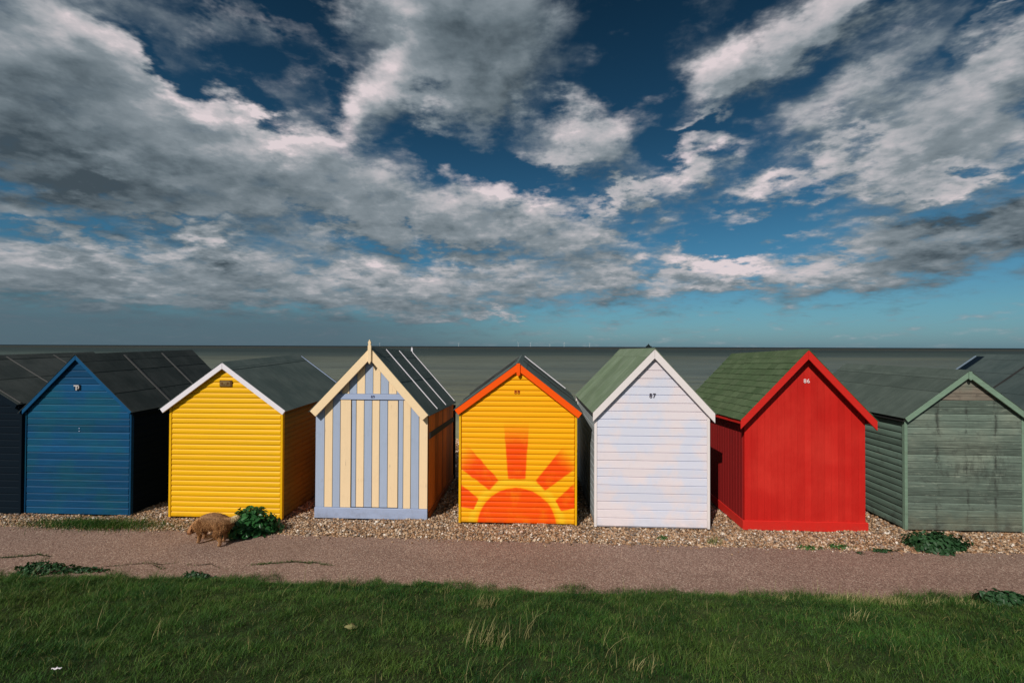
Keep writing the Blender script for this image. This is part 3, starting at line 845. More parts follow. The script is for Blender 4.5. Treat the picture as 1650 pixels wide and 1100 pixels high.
h.add('door_rail', *box(cx_(203), cx_(600), -.034, 0, zr0, zr1), MAT['lilac_x'], bev=.004)
h.add('sill_board', *box(h.xl - .006, h.xr + .004, -.036, 0, .015, zb1), MAT['lilac_x'], bev=.004)
h.vertical_sides(.145, MAT['rust'], z0=.12)
for sd in (-1, 1):
    xw = h.xl if sd < 0 else h.xr
    xa, xb = (xw - .03, xw - .0145) if sd < 0 else (xw + .0145, xw + .03)
    h.add('side_rail', *box(xa, xb, .03, h.L - .03, 1.30, 1.40), MAT['greywood'], bev=.003)
    h.add('bottom_rail', *box(min(xw, xw + sd * .03), max(xw, xw + sd * .03), .03, h.L - .03, .02, .115), MAT['rust'], bev=.003)
h.add('back_board', *prism([(h.xl, .03), (h.xr, .03), (h.xr, h.line(h.xr, .06)), (h.ap[0], h.ap[1] - .06), (h.xl, h.line(h.xl, .06))], h.L, h.L + .02), MAT['rust'])
h.add('back_post', *box(h.xr - .02, h.xr + .05, h.L - .03, h.L + .06, .02, h.line(h.xr, .08)), MAT['navy'], bev=.004)
h.barges(MAT['cream_trim'], .125, t=.03); h.roof(MAT['felt_dark'], split=(0, .5, 1.0))
for y in (.62, 1.40, 2.34): h.batten(y, MAT['white'], w=.026, h=.014, sides=(-1, 1), f0=.02, f1=.99)
h.finial(-.116, MAT['cream_trim'], 2.50, 2.90); h.finial(h.L + .145, MAT['white'], 2.55, 2.88, .045)
nn = onY(600.5, 639, 7.24); h.text('89', nn.x, nn.z, .062, MAT['inkblue'], y=-.0385)

# --- sunrise hut
h = Hut(7.18, -1.15, 0.655, [(-1.225, 1.815), (-.235, 2.545), (.745, 1.78)], 2.34, 0.07, 'beach_hut', 'orange yellow beach hut with a painted rising sun and orange barge boards', ov=.04)
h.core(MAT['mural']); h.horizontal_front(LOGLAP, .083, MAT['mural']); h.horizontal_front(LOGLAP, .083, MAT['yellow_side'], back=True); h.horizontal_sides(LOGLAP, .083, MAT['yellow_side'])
h.barges(MAT['orange'], .098, t=.024); h.roof(MAT['felt_dark'], split=(0, .5, 1.0), eave=MAT['dark']); h.corners(MAT['yellow'], w=.022, d=.026)
for y in (.9, 1.7): h.batten(y, MAT['dark'], w=.03)
h.batten(2.36, MAT['white'], w=.022, h=.016, sides=(1,), f0=.10); h.batten(2.36, MAT['greywood'], w=.022, h=.016, sides=(-1,))
h.add('apex_block', *prism([(h.ap[0] - .028, 2.36), (h.ap[0], 2.335), (h.ap[0] + .028, 2.36), (h.ap[0] + .028, 2.535), (h.ap[0] - .028, 2.535)], -.082, -.0655), MAT['orange'], bev=.003)
nn = onY(833, 631.5, 7.15); h.text('88', nn.x, nn.z, .088, MAT['inkred'])

# --- white hut
h = Hut(7.14, 0.97, 2.675, [(.905, 1.80), (1.835, 2.765), (2.73, 1.80)], 2.70, -0.03, 'beach_hut', 'pinkish white beach hut with the dark number 87 and a pale green roof')
h.core(MAT['pinkwhite']); h.horizontal_front(GROOVE, .1265, MAT['pinkwhite']); h.horizontal_front(GROOVE, .1265, MAT['pw_side'], back=True); h.horizontal_sides(GROOVE, .1265, MAT['pw_side'])
h.barges(MAT['trim_white'], .098, cut='plumb', t=.024); h.roof(MAT['felt_green'], mode='down', n=5, eave=MAT['greywood']); h.corners(MAT['trim_white'], w=.028, d=.026)
nn = onY(1051.5, 637.5, 7.11); h.text('87', nn.x, nn.z, .098, MAT['ink'])

# --- red hut
h = Hut(7.18, 3.24, 5.03, [(3.125, 1.70), (4.12, 2.755), (5.11, 1.70)], 2.38, -0.10, 'beach_hut', 'bright red beach hut with the white number 86 and green shingles', ov=.12)
h.core(MAT['red'])
n_ = 18; w_ = (h.xr - h.xl) / n_
for i in range(n_):
    a, b = h.xl + i * w_ + .0008, h.xl + (i + 1) * w_ - .0008
    za, zb_ = h.line(a, .06), h.line(b, .06)
    poly = [(a, .03), (b, .03), (b, zb_), (a, za)]
    if a < h.ap[0] < b: poly.insert(3, (h.ap[0], h.ap[1] - .06))
    h.add('plank', *prism(poly, -.012, 0), MAT['red'], bev=.0016)
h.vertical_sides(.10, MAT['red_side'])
h.add('back_board', *prism([(h.xl, .03), (h.xr, .03), (h.xr, h.line(h.xr, .06)), (h.ap[0], h.ap[1] - .06), (h.xl, h.line(h.xl, .06))], h.L, h.L + .02), MAT['red'])
h.add('skirting_board', *box(h.xl - .030, h.xr + .030, -.032, -.0125, .01, .155), MAT['red_trim'], bev=.004)
for sd in (-1, 1):
    xw = h.xl if sd < 0 else h.xr
    xa, xb = (xw - .030, xw - .0145) if sd < 0 else (xw + .0145, xw + .030)
    h.add('skirting_board', *box(xa, xb, -.012, h.L, .01, .155), MAT['red_trim'], bev=.004)
h.barges(MAT['red_trim'], .095, cut='plumb', t=.026); h.roof(MAT['shingle'], mode='shingles', n=(11, 12), eave=MAT['red_trim'], cap=True)
nn = onY(1300, 614, 7.16); h.text('86', nn.x, nn.z, .090, MAT['inkwhite'], y=-.017)

# --- worn green hut
h = Hut(7.28, 5.70, 7.40, [(5.58, 1.745), (6.515, 2.455), (7.50, 1.70)], 2.56, 0.0, 'beach_hut', 'weathered green beach hut with bare brown boards at its apex')
h.core(MAT['green'])
h.horizontal_front(SHIPLAP, .104, MAT['green'], matf=lambda z: MAT['barewood'] if z > 1.97 else MAT['green'])
h.horizontal_front(SHIPLAP, .104, MAT['green'], back=True); h.horizontal_sides(LOGLAP, .104, MAT['green_y'])
h.barges(MAT['green_trim'], .078, t=.026); h.roof(MAT['felt_sage'], split=(0, .56, .82, 1.0), eave=MAT['dark']); h.corners(MAT['green_trim'], w=.032, d=.026)
h.add('apex_block', *prism([(h.ap[0] - .022, 2.33), (h.ap[0], 2.31), (h.ap[0] + .022, 2.33), (h.ap[0] + .022, 2.445), (h.ap[0] - .022, 2.445)], -.100, -.082), MAT['green_trim'], bev=.003)

# --- far right hut, mostly outside the frame
h = Hut(7.20, 7.80, 10.00, [(7.66, 1.78), (8.90, 2.66), (10.12, 1.78)], 2.40, -0.0, 'beach_hut', 'slate roofed dark beach hut at the right edge, seen above the green hut')
h.core(MAT['mauve']); h.horizontal_front(SHIPLAP, .11, MAT['mauve']); h.horizontal_front(SHIPLAP, .11, MAT['mauve'], back=True); h.horizontal_sides(SHIPLAP, .11, MAT['mauve'])
h.barges(MAT['mauve'], .09, mat_back=MAT['blue_trim']); h.roof(MAT['felt_blue'], split=(0, .3, .65, 1.0), eave=MAT['dark']); h.corners(MAT['mauve'])
h.batten(2.44, MAT['lilac_dull'], w=.025, h=.02, sides=(-1,)); h.batten(2.34, MAT['navy'], w=.16, h=.008, sides=(-1,)); h.batten(1.3, MAT['dark'], w=.03)

# ------------------------------------------------------------------ pebbles
m = M('pebble_stone', 0.6, 0.35)
i_ = m.island()
n = m.noise(m.pos(), 60.0, 3.0, 0.6)
m.base(m.bright(m.ramp(i_, pebcol, 'CONSTANT'), n * 0.5 + 0.78)); PEB = m.mat


def ico():
    bm = bmesh.new(); bmesh.ops.create_icosphere(bm, subdivisions=1, radius=1.0)
    V = np.array([v.co[:] for v in bm.verts]); F = np.array([[v.index for v in f.verts] for f in bm.faces]); bm.free(); return V, F


IV, IF = ico()


def pebbles(name, P, size, mat, label):
    n = len(P)
    s = size * np.exp(rng.normal(0, .35, n))
    sc = np.stack([s, s * rng.uniform(.55, .95, n), s * rng.uniform(.4, .7, n)], 1)
    V = IV[None] * rng.uniform(.82, 1.15, (n, 12, 1)) * sc[:, None, :]
    a = rng.uniform(0, 6.28, n); t = rng.normal(0, .45, n)
    ct, st = np.cos(t)[:, None], np.sin(t)[:, None]
    V = np.stack([V[..., 0] * ct - V[..., 2] * st, V[..., 1], V[..., 0] * st + V[..., 2] * ct], -1)
    ca, sa = np.cos(a)[:, None], np.sin(a)[:, None]
    V = np.stack([V[..., 0] * ca - V[..., 1] * sa, V[..., 0] * sa + V[..., 1] * ca, V[..., 2]], -1) + P[:, None, :]
    F = IF[None] + (np.arange(n) * 12)[:, None, None]
    me = np_mesh(name, V.reshape(-1, 3), F.reshape(-1, 3), True)
    return tag(link(name, me, mat), label, kind='stuff')


HX = [(-10.7, -8.4), (-8.4, -6.55), (-5.9, -4.0), (-3.6, -1.66), (-1.18, .69), (.94, 2.7), (3.2, 5.07), (5.67, 7.43), (7.77, 10.0)]


def free_shingle(n, x0, x1, y0, y1):
    x = rng.uniform(x0, x1, n); y = rng.uniform(y0, y1, n)
    ok = y > far_y(x) - .02 - .05 * vnoise(x, 0 * x, 9, 4) + rng.uniform(0, .05, n)
    for a, b in HX: ok &= ~((x > a + .06) & (x < b - .06) & (y > 7.24) & (y < 9.8))
    x, y = x[ok], y[ok]
    return np.stack([x, y, beach_z(x, y) + rng.uniform(-.002, .014, len(x))], 1)


P1 = free_shingle(62000, -9.6, 9.4, 6.4, 7.45)
P2 = free_shingle(90000, -9.0, 9.4, 7.45, 10.2)
P3 = free_shingle(22000, -5, 8, 10.2, 15.0)
pebbles('shingle_pebbles', P1, .0145, PEB, 'tan and brown beach pebbles')
pebbles('shingle_pebbles', P2[rng.random(len(P2)) < .8], .017, PEB, 'tan and brown beach pebbles')
pebbles('shingle_pebbles', P3, .034, PEB, 'tan and brown beach pebbles')
# a few stones kicked on to the path
x = rng.uniform(-8, 8, 420); y = far_y(x) - np.abs(rng.normal(0, .09, 420)) - .02
pebbles('shingle_pebbles', np.stack([x, y, 0 * x + .014], 1), .010, PEB, 'loose pebbles along the path edge')


# ------------------------------------------------------------------ grass blades
def blades(P, hgt, wid, lean, curl=0.5, segs=2, dirbias=(0.25, 0.0)):
    """bent tapering blades: one quad and one triangle each (segs=2)"""
    n = len(P)
    a = rng.uniform(0, 2 * math.pi, n)
    lx = np.cos(a) * lean + dirbias[0] * hgt; ly = np.sin(a) * lean + dirbias[1] * hgt
    wa = rng.uniform(0, math.pi, n); wx, wy = np.cos(wa) * wid / 2, np.sin(wa) * wid / 2
    V = []; F = []
    for k in range(segs):
        t = k / segs; s = 1 - t * .55
        cx = P[:, 0] + lx * t ** 1.6; cy = P[:, 1] + ly * t ** 1.6; cz = P[:, 2] + hgt * t * (1 - .15 * t)
        V.append(np.stack([cx - wx * s, cy - wy * s, cz], 1)); V.append(np.stack([cx + wx * s, cy + wy * s, cz], 1))
    V.append(np.stack([P[:, 0] + lx, P[:, 1] + ly, P[:, 2] + hgt * (1 - .25 * np.minimum(1, np.hypot(lx, ly) / hgt))], 1))
    k = len(V); V = np.stack(V, 1).reshape(-1, 3)
    b = (np.arange(n) * k)[:, None]
    for s in range(segs - 1):
        o = 2 * s
        F.append(b + np.array([[o, o + 1, o + 3]])); F.append(b + np.array([[o, o + 3, o + 2]]))
    F.append(b + np.array([[2 * segs - 2, 2 * segs - 1, 2 * segs]]))
    return V, np.stack(F, 1).reshape(-1, 3)


def cat(parts):
    V = []; F = []; o = 0
    for v, f in parts: V.append(v); F.append(f + o); o += len(v)
    return np.concatenate(V), np.concatenate(F)


m = M('lawn_grass', 0.55, 0.2)
i_ = m.island(); p = m.pos()
n1 = m.noise(p, 0.9, 3.0, 0.6); n2 = m.noise(p, 4.5, 3.0, 0.6)
n3 = m.noise(p, 1.9, 4.0, 0.65)
c = m.mix((i_ * 0.6 + n2 * 1.0 + (n3 - 0.5) * 2.0 - 0.42).clamp(), (0.008, 0.042, 0.008), (0.062, 0.170, 0.026))
c = m.mix(((n1 - 0.5) * 3.0 + i_ * 0.5).clamp() * 0.6, c, (0.100, 0.150, 0.026))
c = m.mix(i_.smooth(0.80, 0.93) * n2.smooth(.35, .6) * 0.75, c, (0.17, 0.26, 0.05))
c = m.mix(i_.smooth(0.95, 0.965) * 0.85, c, (0.30, 0.25, 0.10))
m.base(c)
t = m.node('ShaderNodeBsdfTranslucent'); t.inputs[0].default_value = (0.04, 0.13, 0.015, 1); mx = m.node('ShaderNodeMixShader'); mx.inputs[0].default_value = .22
m.nt.links.new(m.b.outputs[0], mx.inputs[1]); m.nt.links.new(t.outputs[0], mx.inputs[2]); m.nt.links.new(mx.outputs[0], m.nt.nodes['Material Output'].inputs[0])
LAWN = m.mat


def on_bank(n, x0, x1, y0, y1, edge=.02):
    x = rng.uniform(x0, x1, n); y = rng.uniform(y0, y1, n)
    ragged = (vnoise(x, 0 * x, 2.2, 11) - .5) * .22 + (vnoise(x, 0 * x, 8.0, 12) - .5) * .16
    ok = (y < near_y(x) + edge + ragged) & (np.abs(x + .05 * y) < 1.22 * y + .5)
    return x[ok], y[ok]


x, y = on_bank(380000, -7.0, 7.0, 2.3, 5.6)
keep = rng.random(len(x)) < np.clip(.5 + .5 * y / 5.0, 0, 1)
x, y = x[keep], y[keep]
hh = (0.014 + 0.028 * vnoise(x, y, 1.3, 21) + .030 * vnoise(x, y, 4.0, 23) ** 2 + .060 * vnoise(x, y, 9.0, 22) ** 2.5) * rng.uniform(.5, 1.35, len(x))
hh = hh * (1 + .7 * np.clip(1 - (near_y(x) - y) * 6, 0, 1) * vnoise(x, y, 4.0, 41))
z = bank_z(x, y)
Pg = np.stack([x, y, z - .004], 1)
V, F = blades(Pg, hh, rng.uniform(.0018, .0042, len(x)), hh * rng.uniform(.2, 1.3, len(x)), dirbias=(.12, .05))
tag(link('grass', np_mesh('grass', V, F), LAWN), 'dark green grass covering the bank in front of the path', kind='stuff')
# longer seeding stalks
x, y = on_bank(2300, -6.5, 6.5, 2.4, 5.5)
x = x[: 2000]; y = y[: 2000]
k = rng.random(len(x)) < np.clip(vnoise(x, y, .9, 31) * 1.3 - .45, .04, 1); x, y = x[k], y[k]
hh = rng.uniform(.10, .26, len(x)) * np.where(rng.random(len(x)) < .3, 1.2, .8)
V, F = blades(np.stack([x, y, bank_z(x, y)], 1), hh, rng.uniform(.0022, .004, len(x)), hh * rng.uniform(.1, .6, len(x)), segs=4)
tag(link('grass_stalks', np_mesh('grass_stalks', V, F), MAT['straw']), 'dry pale grass stalks standing in the green bank', kind='stuff')


# ------------------------------------------------------------------ tufts, weeds and bushes
def lift(c):
    """root height of a plant at x, y"""
    if c[1] < float(near_y(c[0])): return float(bank_z(c[0], c[1]))
    if c[1] > float(far_y(c[0])): return float(beach_z(c[0], c[1]))
    return 0.008


def root_of(x, y):
    """ground point under a pixel, whichever surface that pixel shows"""
    g = ground(x, y)
    if g.y >= float(near_y(g.x)) - .01:
        return Vector((g.x, g.y, lift(g)))
    d = ray(x, y); t = 1.0
    while t < 9:
        q = Vector((d.x * t, d.y * t, CAM_H + d.z * t))
        if q.z <= float(bank_z(q.x, q.y)): return q
        t += .02
    return g


def tuft(name, x, y, w, hgt, n, mat, label, cat_='grass tuft', group=None, green=0.0, depth=None):
    r = root_of(x, y); d = depth or w * .6
    o = empty(name, r, label, cat_, group)
    px = rng.normal(0, w * .28, n); py = rng.normal(0, d * .28, n)
    zz = np.array([lift((r.x + a, r.y + b)) for a, b in zip(px, py)]) - r.z
    hh = hgt * rng.uniform(.4, 1.05, n)
    ln = hh * rng.uniform(.15, .55, n)
    k = rng.random(n) < green
    if (~k).any():
        V, F = blades(np.stack([px, py, zz], 1)[~k], hh[~k], rng.uniform(.003, .006, n)[~k], ln[~k], segs=3)
        link('blades', np_mesh('blades', V, F), mat, o)
    if k.any():
        V, F = blades(np.stack([px, py, zz], 1)[k], hh[k] * .8, rng.uniform(.003, .006, n)[k], ln[k], segs=3)
        link('green_blades', np_mesh('green_blades', V, F), LAWN, o)
    for ch in o.children: ch['kind'] = 'stuff'
    return o


def leafy(name, x, y, w, d, hgt, n, leaf, mat, label, cat_='bush', group=None, droop=.3, shape=None, offy=0.0, stems=12):
    """dome of broad bent leaves on short stems"""
    r = root_of(x, y); r = Vector((r.x, r.y + offy, r.z))
    r.z = lift(r)
    o = empty(name, r, label, cat_, group)
    u = rng.uniform(0, 2 * math.pi, n); v = rng.uniform(0, 1, n) ** .6
    q = rng.uniform(.55, 1.0, n)
    lob = 1 + .22 * np.sin(u * 3 + 1) + .12 * np.sin(u * 7)
    cx = np.cos(u) * np.sin(v * 1.5) * w / 2 * q * lob; cy = np.sin(u) * np.sin(v * 1.5) * d / 2 * q * lob
    cz = np.cos(v * 1.5) * hgt * q * (1 + .10 * np.sin(u * 5 + 2)) * rng.uniform(.8, 1.0, n)
    cz = np.maximum(cz, .015)
    s = leaf * rng.uniform(.6, 1.3, n)
    # leaf frame: outward direction, tilted
    out = np.stack([cx / (w / 2 + 1e-6), cy / (d / 2 + 1e-6), .35 + cz / hgt * .8], 1) + rng.normal(0, .45, (n, 3))
    out /= np.linalg.norm(out, axis=1)[:, None]
    ax = np.cross(out, rng.normal(0, 1, (n, 3))); ax /= np.linalg.norm(ax, axis=1)[:, None]
    bx = np.cross(out, ax)
    c = np.stack([cx, cy, cz], 1)
    pts = []
    for (a, b, hgt_) in ((-.9, 0, -.15), (-.45, .42, .12), (.35, .50, .10), (1.0, 0, -.30), (.35, -.50, .10), (-.45, -.42, .12), (0.0, 0, -.05)):
        pts.append(c + ax * (a * s)[:, None] + bx * (b * s)[:, None] + out * ((hgt_ + rng.normal(0, .06, n)) * s)[:, None])
    V = np.stack(pts, 1).reshape(-1, 3); V[:, 2] = np.maximum(V[:, 2], .004)
    f = np.array([[0, 1, 6], [1, 2, 6], [2, 3, 6], [3, 4, 6], [4, 5, 6], [5, 0, 6]])
    F = (f[None] + (np.arange(n) * 7)[:, None, None]).reshape(-1, 3)
    lf = link('foliage', np_mesh('foliage', V, F, True), mat, o); lf['kind'] = 'stuff'
    sp = []; sf = []
    for i in range(stems):
        j = rng.integers(n); a = np.array([rng.normal(0, .03), rng.normal(0, .03), 0]); b = c[j]
        w_ = .004
        base = len(sp)
        for e, ww in ((a, w_), (b, w_ * .5)):
            for k in range(3): sp.append(e + np.array([math.cos(k * 2.1) * ww, math.sin(k * 2.1) * ww, 0]))
        sf += [[base + k, base + (k + 1) % 3, base + 3 + (k + 1) % 3] for k in range(3)] + [[base + k, base + 3 + (k + 1) % 3, base + 3 + k] for k in range(3)]
    st = link('stems', np_mesh('stems', np.array(sp), np.array(sf)), MAT['stem'], o); st['kind'] = 'stuff'
    return o


leafy('leafy_bush', 397, 864, .76, .52, .40, 1300, .046, MAT['leaf'], 'round dark green leafy bush in front of the yellow hut, behind the dog', offy=.12)
leafy('leafy_bush', 1510, 884, .86, .46, .24, 1100, .034, MAT['leaf2'], 'low sprawling dark green bush at the foot of the weathered green hut', offy=.03)
tuft('grass_patch', 156, 848, 1.9, .17, 4200, LAWN, 'long strip of green grass at the foot of the mid blue hut', 'grass patch', green=1.0, depth=.34)
W_ = 'weeds along the path and shingle'
leafy('weed_clump', 1068, 869, .20, .10, .07, 60, .016, MAT['leaf3'], 'small bright green weed in the pebbles before the white hut', 'weed', W_)
tuft('weed_clump', 1147, 876, .20, .16, 90, MAT['straw'], 'pale yellow green weed in the pebbles between the white and red huts', 'weed', W_, green=.55)
leafy('weed_clump', 1304, 884, .40, .13, .05, 160, .016, MAT['leaf3'], 'flat green weed in the pebbles below the middle of the red hut', 'weed', W_)
leafy('weed_clump', 1352, 883, .38, .14, .07, 160, .016, MAT['leaf3'], 'flat green weed in the pebbles below the right corner of the red hut', 'weed', W_)
leafy('weed_clump', 1422, 889, .40, .10, .04, 130, .015, MAT['leaf2'], 'thin dark weed on the path edge between the red and green huts', 'weed', W_)
leafy('weed_clump', 1385, 892, .09, .05, .02, 26, .012, MAT['leaf2'], 'tiny green sprig lying on the path below the red hut', 'weed', W_)
leafy('weed_clump', 72, 922, .85, .26, .13, 420, .026, MAT['leaf2'], 'dark leafy weed at the left end of the path, larger of the two there', 'weed', W_)
leafy('weed_clump', 140, 921, .55, .13, .06, 180, .020, MAT['leaf2'], 'low dark weed trailing right from the larger leafy weed at the path edge', 'weed', W_)
leafy('weed_clump', 315, 932, .42, .16, .09, 200, .022, MAT['leaf2'], 'dark green weed on the lawn edge straight below the dog', 'weed', W_)
leafy('weed_clump', 690, 944, .36, .14, .06, 150, .014, MAT['leaf3'], 'green and yellow weed jutting on to the path left of the sunrise hut', 'weed', W_)
leafy('weed_clump', 1622, 972, .62, .30, .13, 380, .030, MAT['leaf2'], 'broad dark leafy weed on the lawn edge at the right end of the path', 'weed', W_)
G_ = 'dry grass tufts along the lawn edge'
for (a, b, w, hg, n, g, l) in [
    (1392, 972, .34, .15, 170, .25, 'widest straw coloured tuft on the lawn edge below the red hut'),
    (1440, 972, .22, .12, 90, .2, 'straw coloured tuft on the lawn edge right of the widest one'),
    (1345, 970, .20, .11, 70, .3, 'thin straw coloured tuft on the lawn edge left of the widest one'),
    (1500, 974, .30, .08, 80, .3, 'short straw tuft on the lawn edge below the weathered green hut'),
    (1560, 976, .30, .10, 80, .3, 'straw tuft on the lawn edge just left of the broad leafy weed'),
    (1265, 966, .16, .08, 45, .3, 'small straw tuft on the lawn edge below the left corner of the red hut'),
    (1172, 961, .16, .07, 40, .2, 'small straw tuft on the lawn edge between the white and red huts'),
    (715, 952, .20, .08, 60, .5, 'yellow green tuft on the lawn edge beside the jutting weed'),
    (568, 946, .12, .09, 40, .2, 'small pale tuft at the path edge below the striped hut'),
    (786, 978, .28, .15, 110, .5, 'yellow tuft in the lawn near its edge below the striped hut'),
    (784, 1040, .30, .24, 130, .4, 'tall dry tuft of blades in the middle of the lawn'),
    (842, 1030, .12, .30, 10, .2, 'few long bending stalks right of the tall dry tuft'),
    (1012, 1012, .10, .20, 16, .4, 'thin upright stalks in the lawn below the white hut'),
    (1030, 1080, .20, .14, 50, .4, 'brown dry tuft at the bottom of the lawn below the white hut'),
    (1380, 1000, .24, .14, 70, .4, 'straw tuft in the lawn just below the widest edge tuft'),
]:
    tuft('dry_grass_tuft', a, b, w, hg, n, MAT['straw'], l, 'grass tuft', G_, green=g)

# scraps lying in the grass
def curl_leaf(name, x, y, L, W, mat, label, cat_, rz, up=.03, bend=.5):
    r = root_of(x, y); r.z += up
    V = []; n = 7
    for i in range(n):
        t = i / (n - 1) - .5
        for s in (-1, 0, 1):
            wv = W * .5 * math.cos(t * math.pi * .92)
            V.append((t * L, s * wv, -abs(t) ** 1.6 * L * bend + (abs(s) * wv * -.35) + .006 * math.sin(i * 2.3 + s)))
    F = [(i * 3 + j, i * 3 + j + 1, i * 3 + j + 4, i * 3 + j + 3) for i in range(n - 1) for j in range(2)]
    me = mesh(name, V, F, True)
    o = link(name, me, mat); o.location = r; o.rotation_euler = (0.25, 0.1, rz)
    md = o.modifiers.new('thickness', 'SOLIDIFY'); md.thickness = .0012
    return tag(o, label, cat_)


curl_leaf('dried_leaf', 566, 1016, .11, .06, MAT['straw'], 'pale curled dead leaf caught in the lawn below the striped hut', 'leaf', .2, .05)
curl_leaf('paper_scrap', 91, 1088, .055, .016, MAT['white'], 'small white scrap of paper in the grass at the bottom left', 'litter', .35, .05, .1)

# cracks in the tarmac
m = M('crack_dirt', 0.95, 0.1); m.base((0.022, 0.022, 0.014)); CR = m.mat
rr_ = random.Random(5)


def crack(pts, w, moss=0):
    P = []
    for (a, b), (c, d) in zip(pts[:-1], pts[1:]):
        k = max(2, int(abs(c - a) / 6))
        for i in range(k): t = i / k; P.append(ground(a + (c - a) * t, b + (d - b) * t + rr_.uniform(-.8, .8), .006))
    P.append(ground(*pts[-1], .006))
    V = []; n = len(P)
    for i, q in enumerate(P):
        ww = w * (.35 + rr_.random()) * (min(i, n - 1 - i, 3) / 3 + .08)
        V += [(q.x, q.y - ww / 2, .017), (q.x, q.y + ww / 2, .017)]
    o = link('crack', mesh('crack', V, [(2 * i, 2 * i + 2, 2 * i + 3, 2 * i + 1) for i in range(n - 1)]), CR, path)
    if moss:
        idx = rng.integers(0, n, moss)
        Pm = np.array([(P[i].x + rng.normal(0, .03), P[i].y + rng.normal(0, .012), .012) for i in idx])
        V, F = blades(Pm, rng.uniform(.012, .035, moss), rng.uniform(.003, .006, moss), rng.uniform(.004, .02, moss))
        mo = link('moss', np_mesh('moss', V, F), LAWN, path); mo['kind'] = 'stuff'


crack([(-10, 899), (30, 897), (62, 894), (80, 897), (64, 905)], .022, 260)
crack([(150, 915), (190, 911), (240, 908), (262, 910), (285, 906)], .012, 60)
crack([(238, 907), (262, 917)], .016, 60)
crack([(405, 911), (430, 908), (470, 906), (505, 907), (530, 911)], .016, 420)
crack([(300, 911), (340, 909), (358, 918)], .010, 30)

# ------------------------------------------------------------------ dog
def skinned(name, joints, edges, mat, parent, sub=2):
    me = bpy.data.meshes.new(name)
    me.from_pydata([j[:3] for j in joints], edges, []); me.update()
    o = bpy.data.objects.new(name, me); COL.objects.link(o)
    md = o.modifiers.new('s', 'SKIN'); md.use_smooth_shade = True
    for i, j in enumerate(joints):
        v = me.skin_vertices[0].data[i]; v.radius = (j[3], j[4] if len(j) > 4 else j[3]); v.use_root = (i == 0)
    sb = o.modifiers.new('u', 'SUBSURF'); sb.levels = sub; sb.render_levels = sub
    dg = bpy.context.evaluated_depsgraph_get(); dg.update()
    nm = bpy.data.meshes.new_from_object(o.evaluated_get(dg))
    bpy.data.objects.remove(o); nm.name = name
    return link(name, nm, mat, parent)


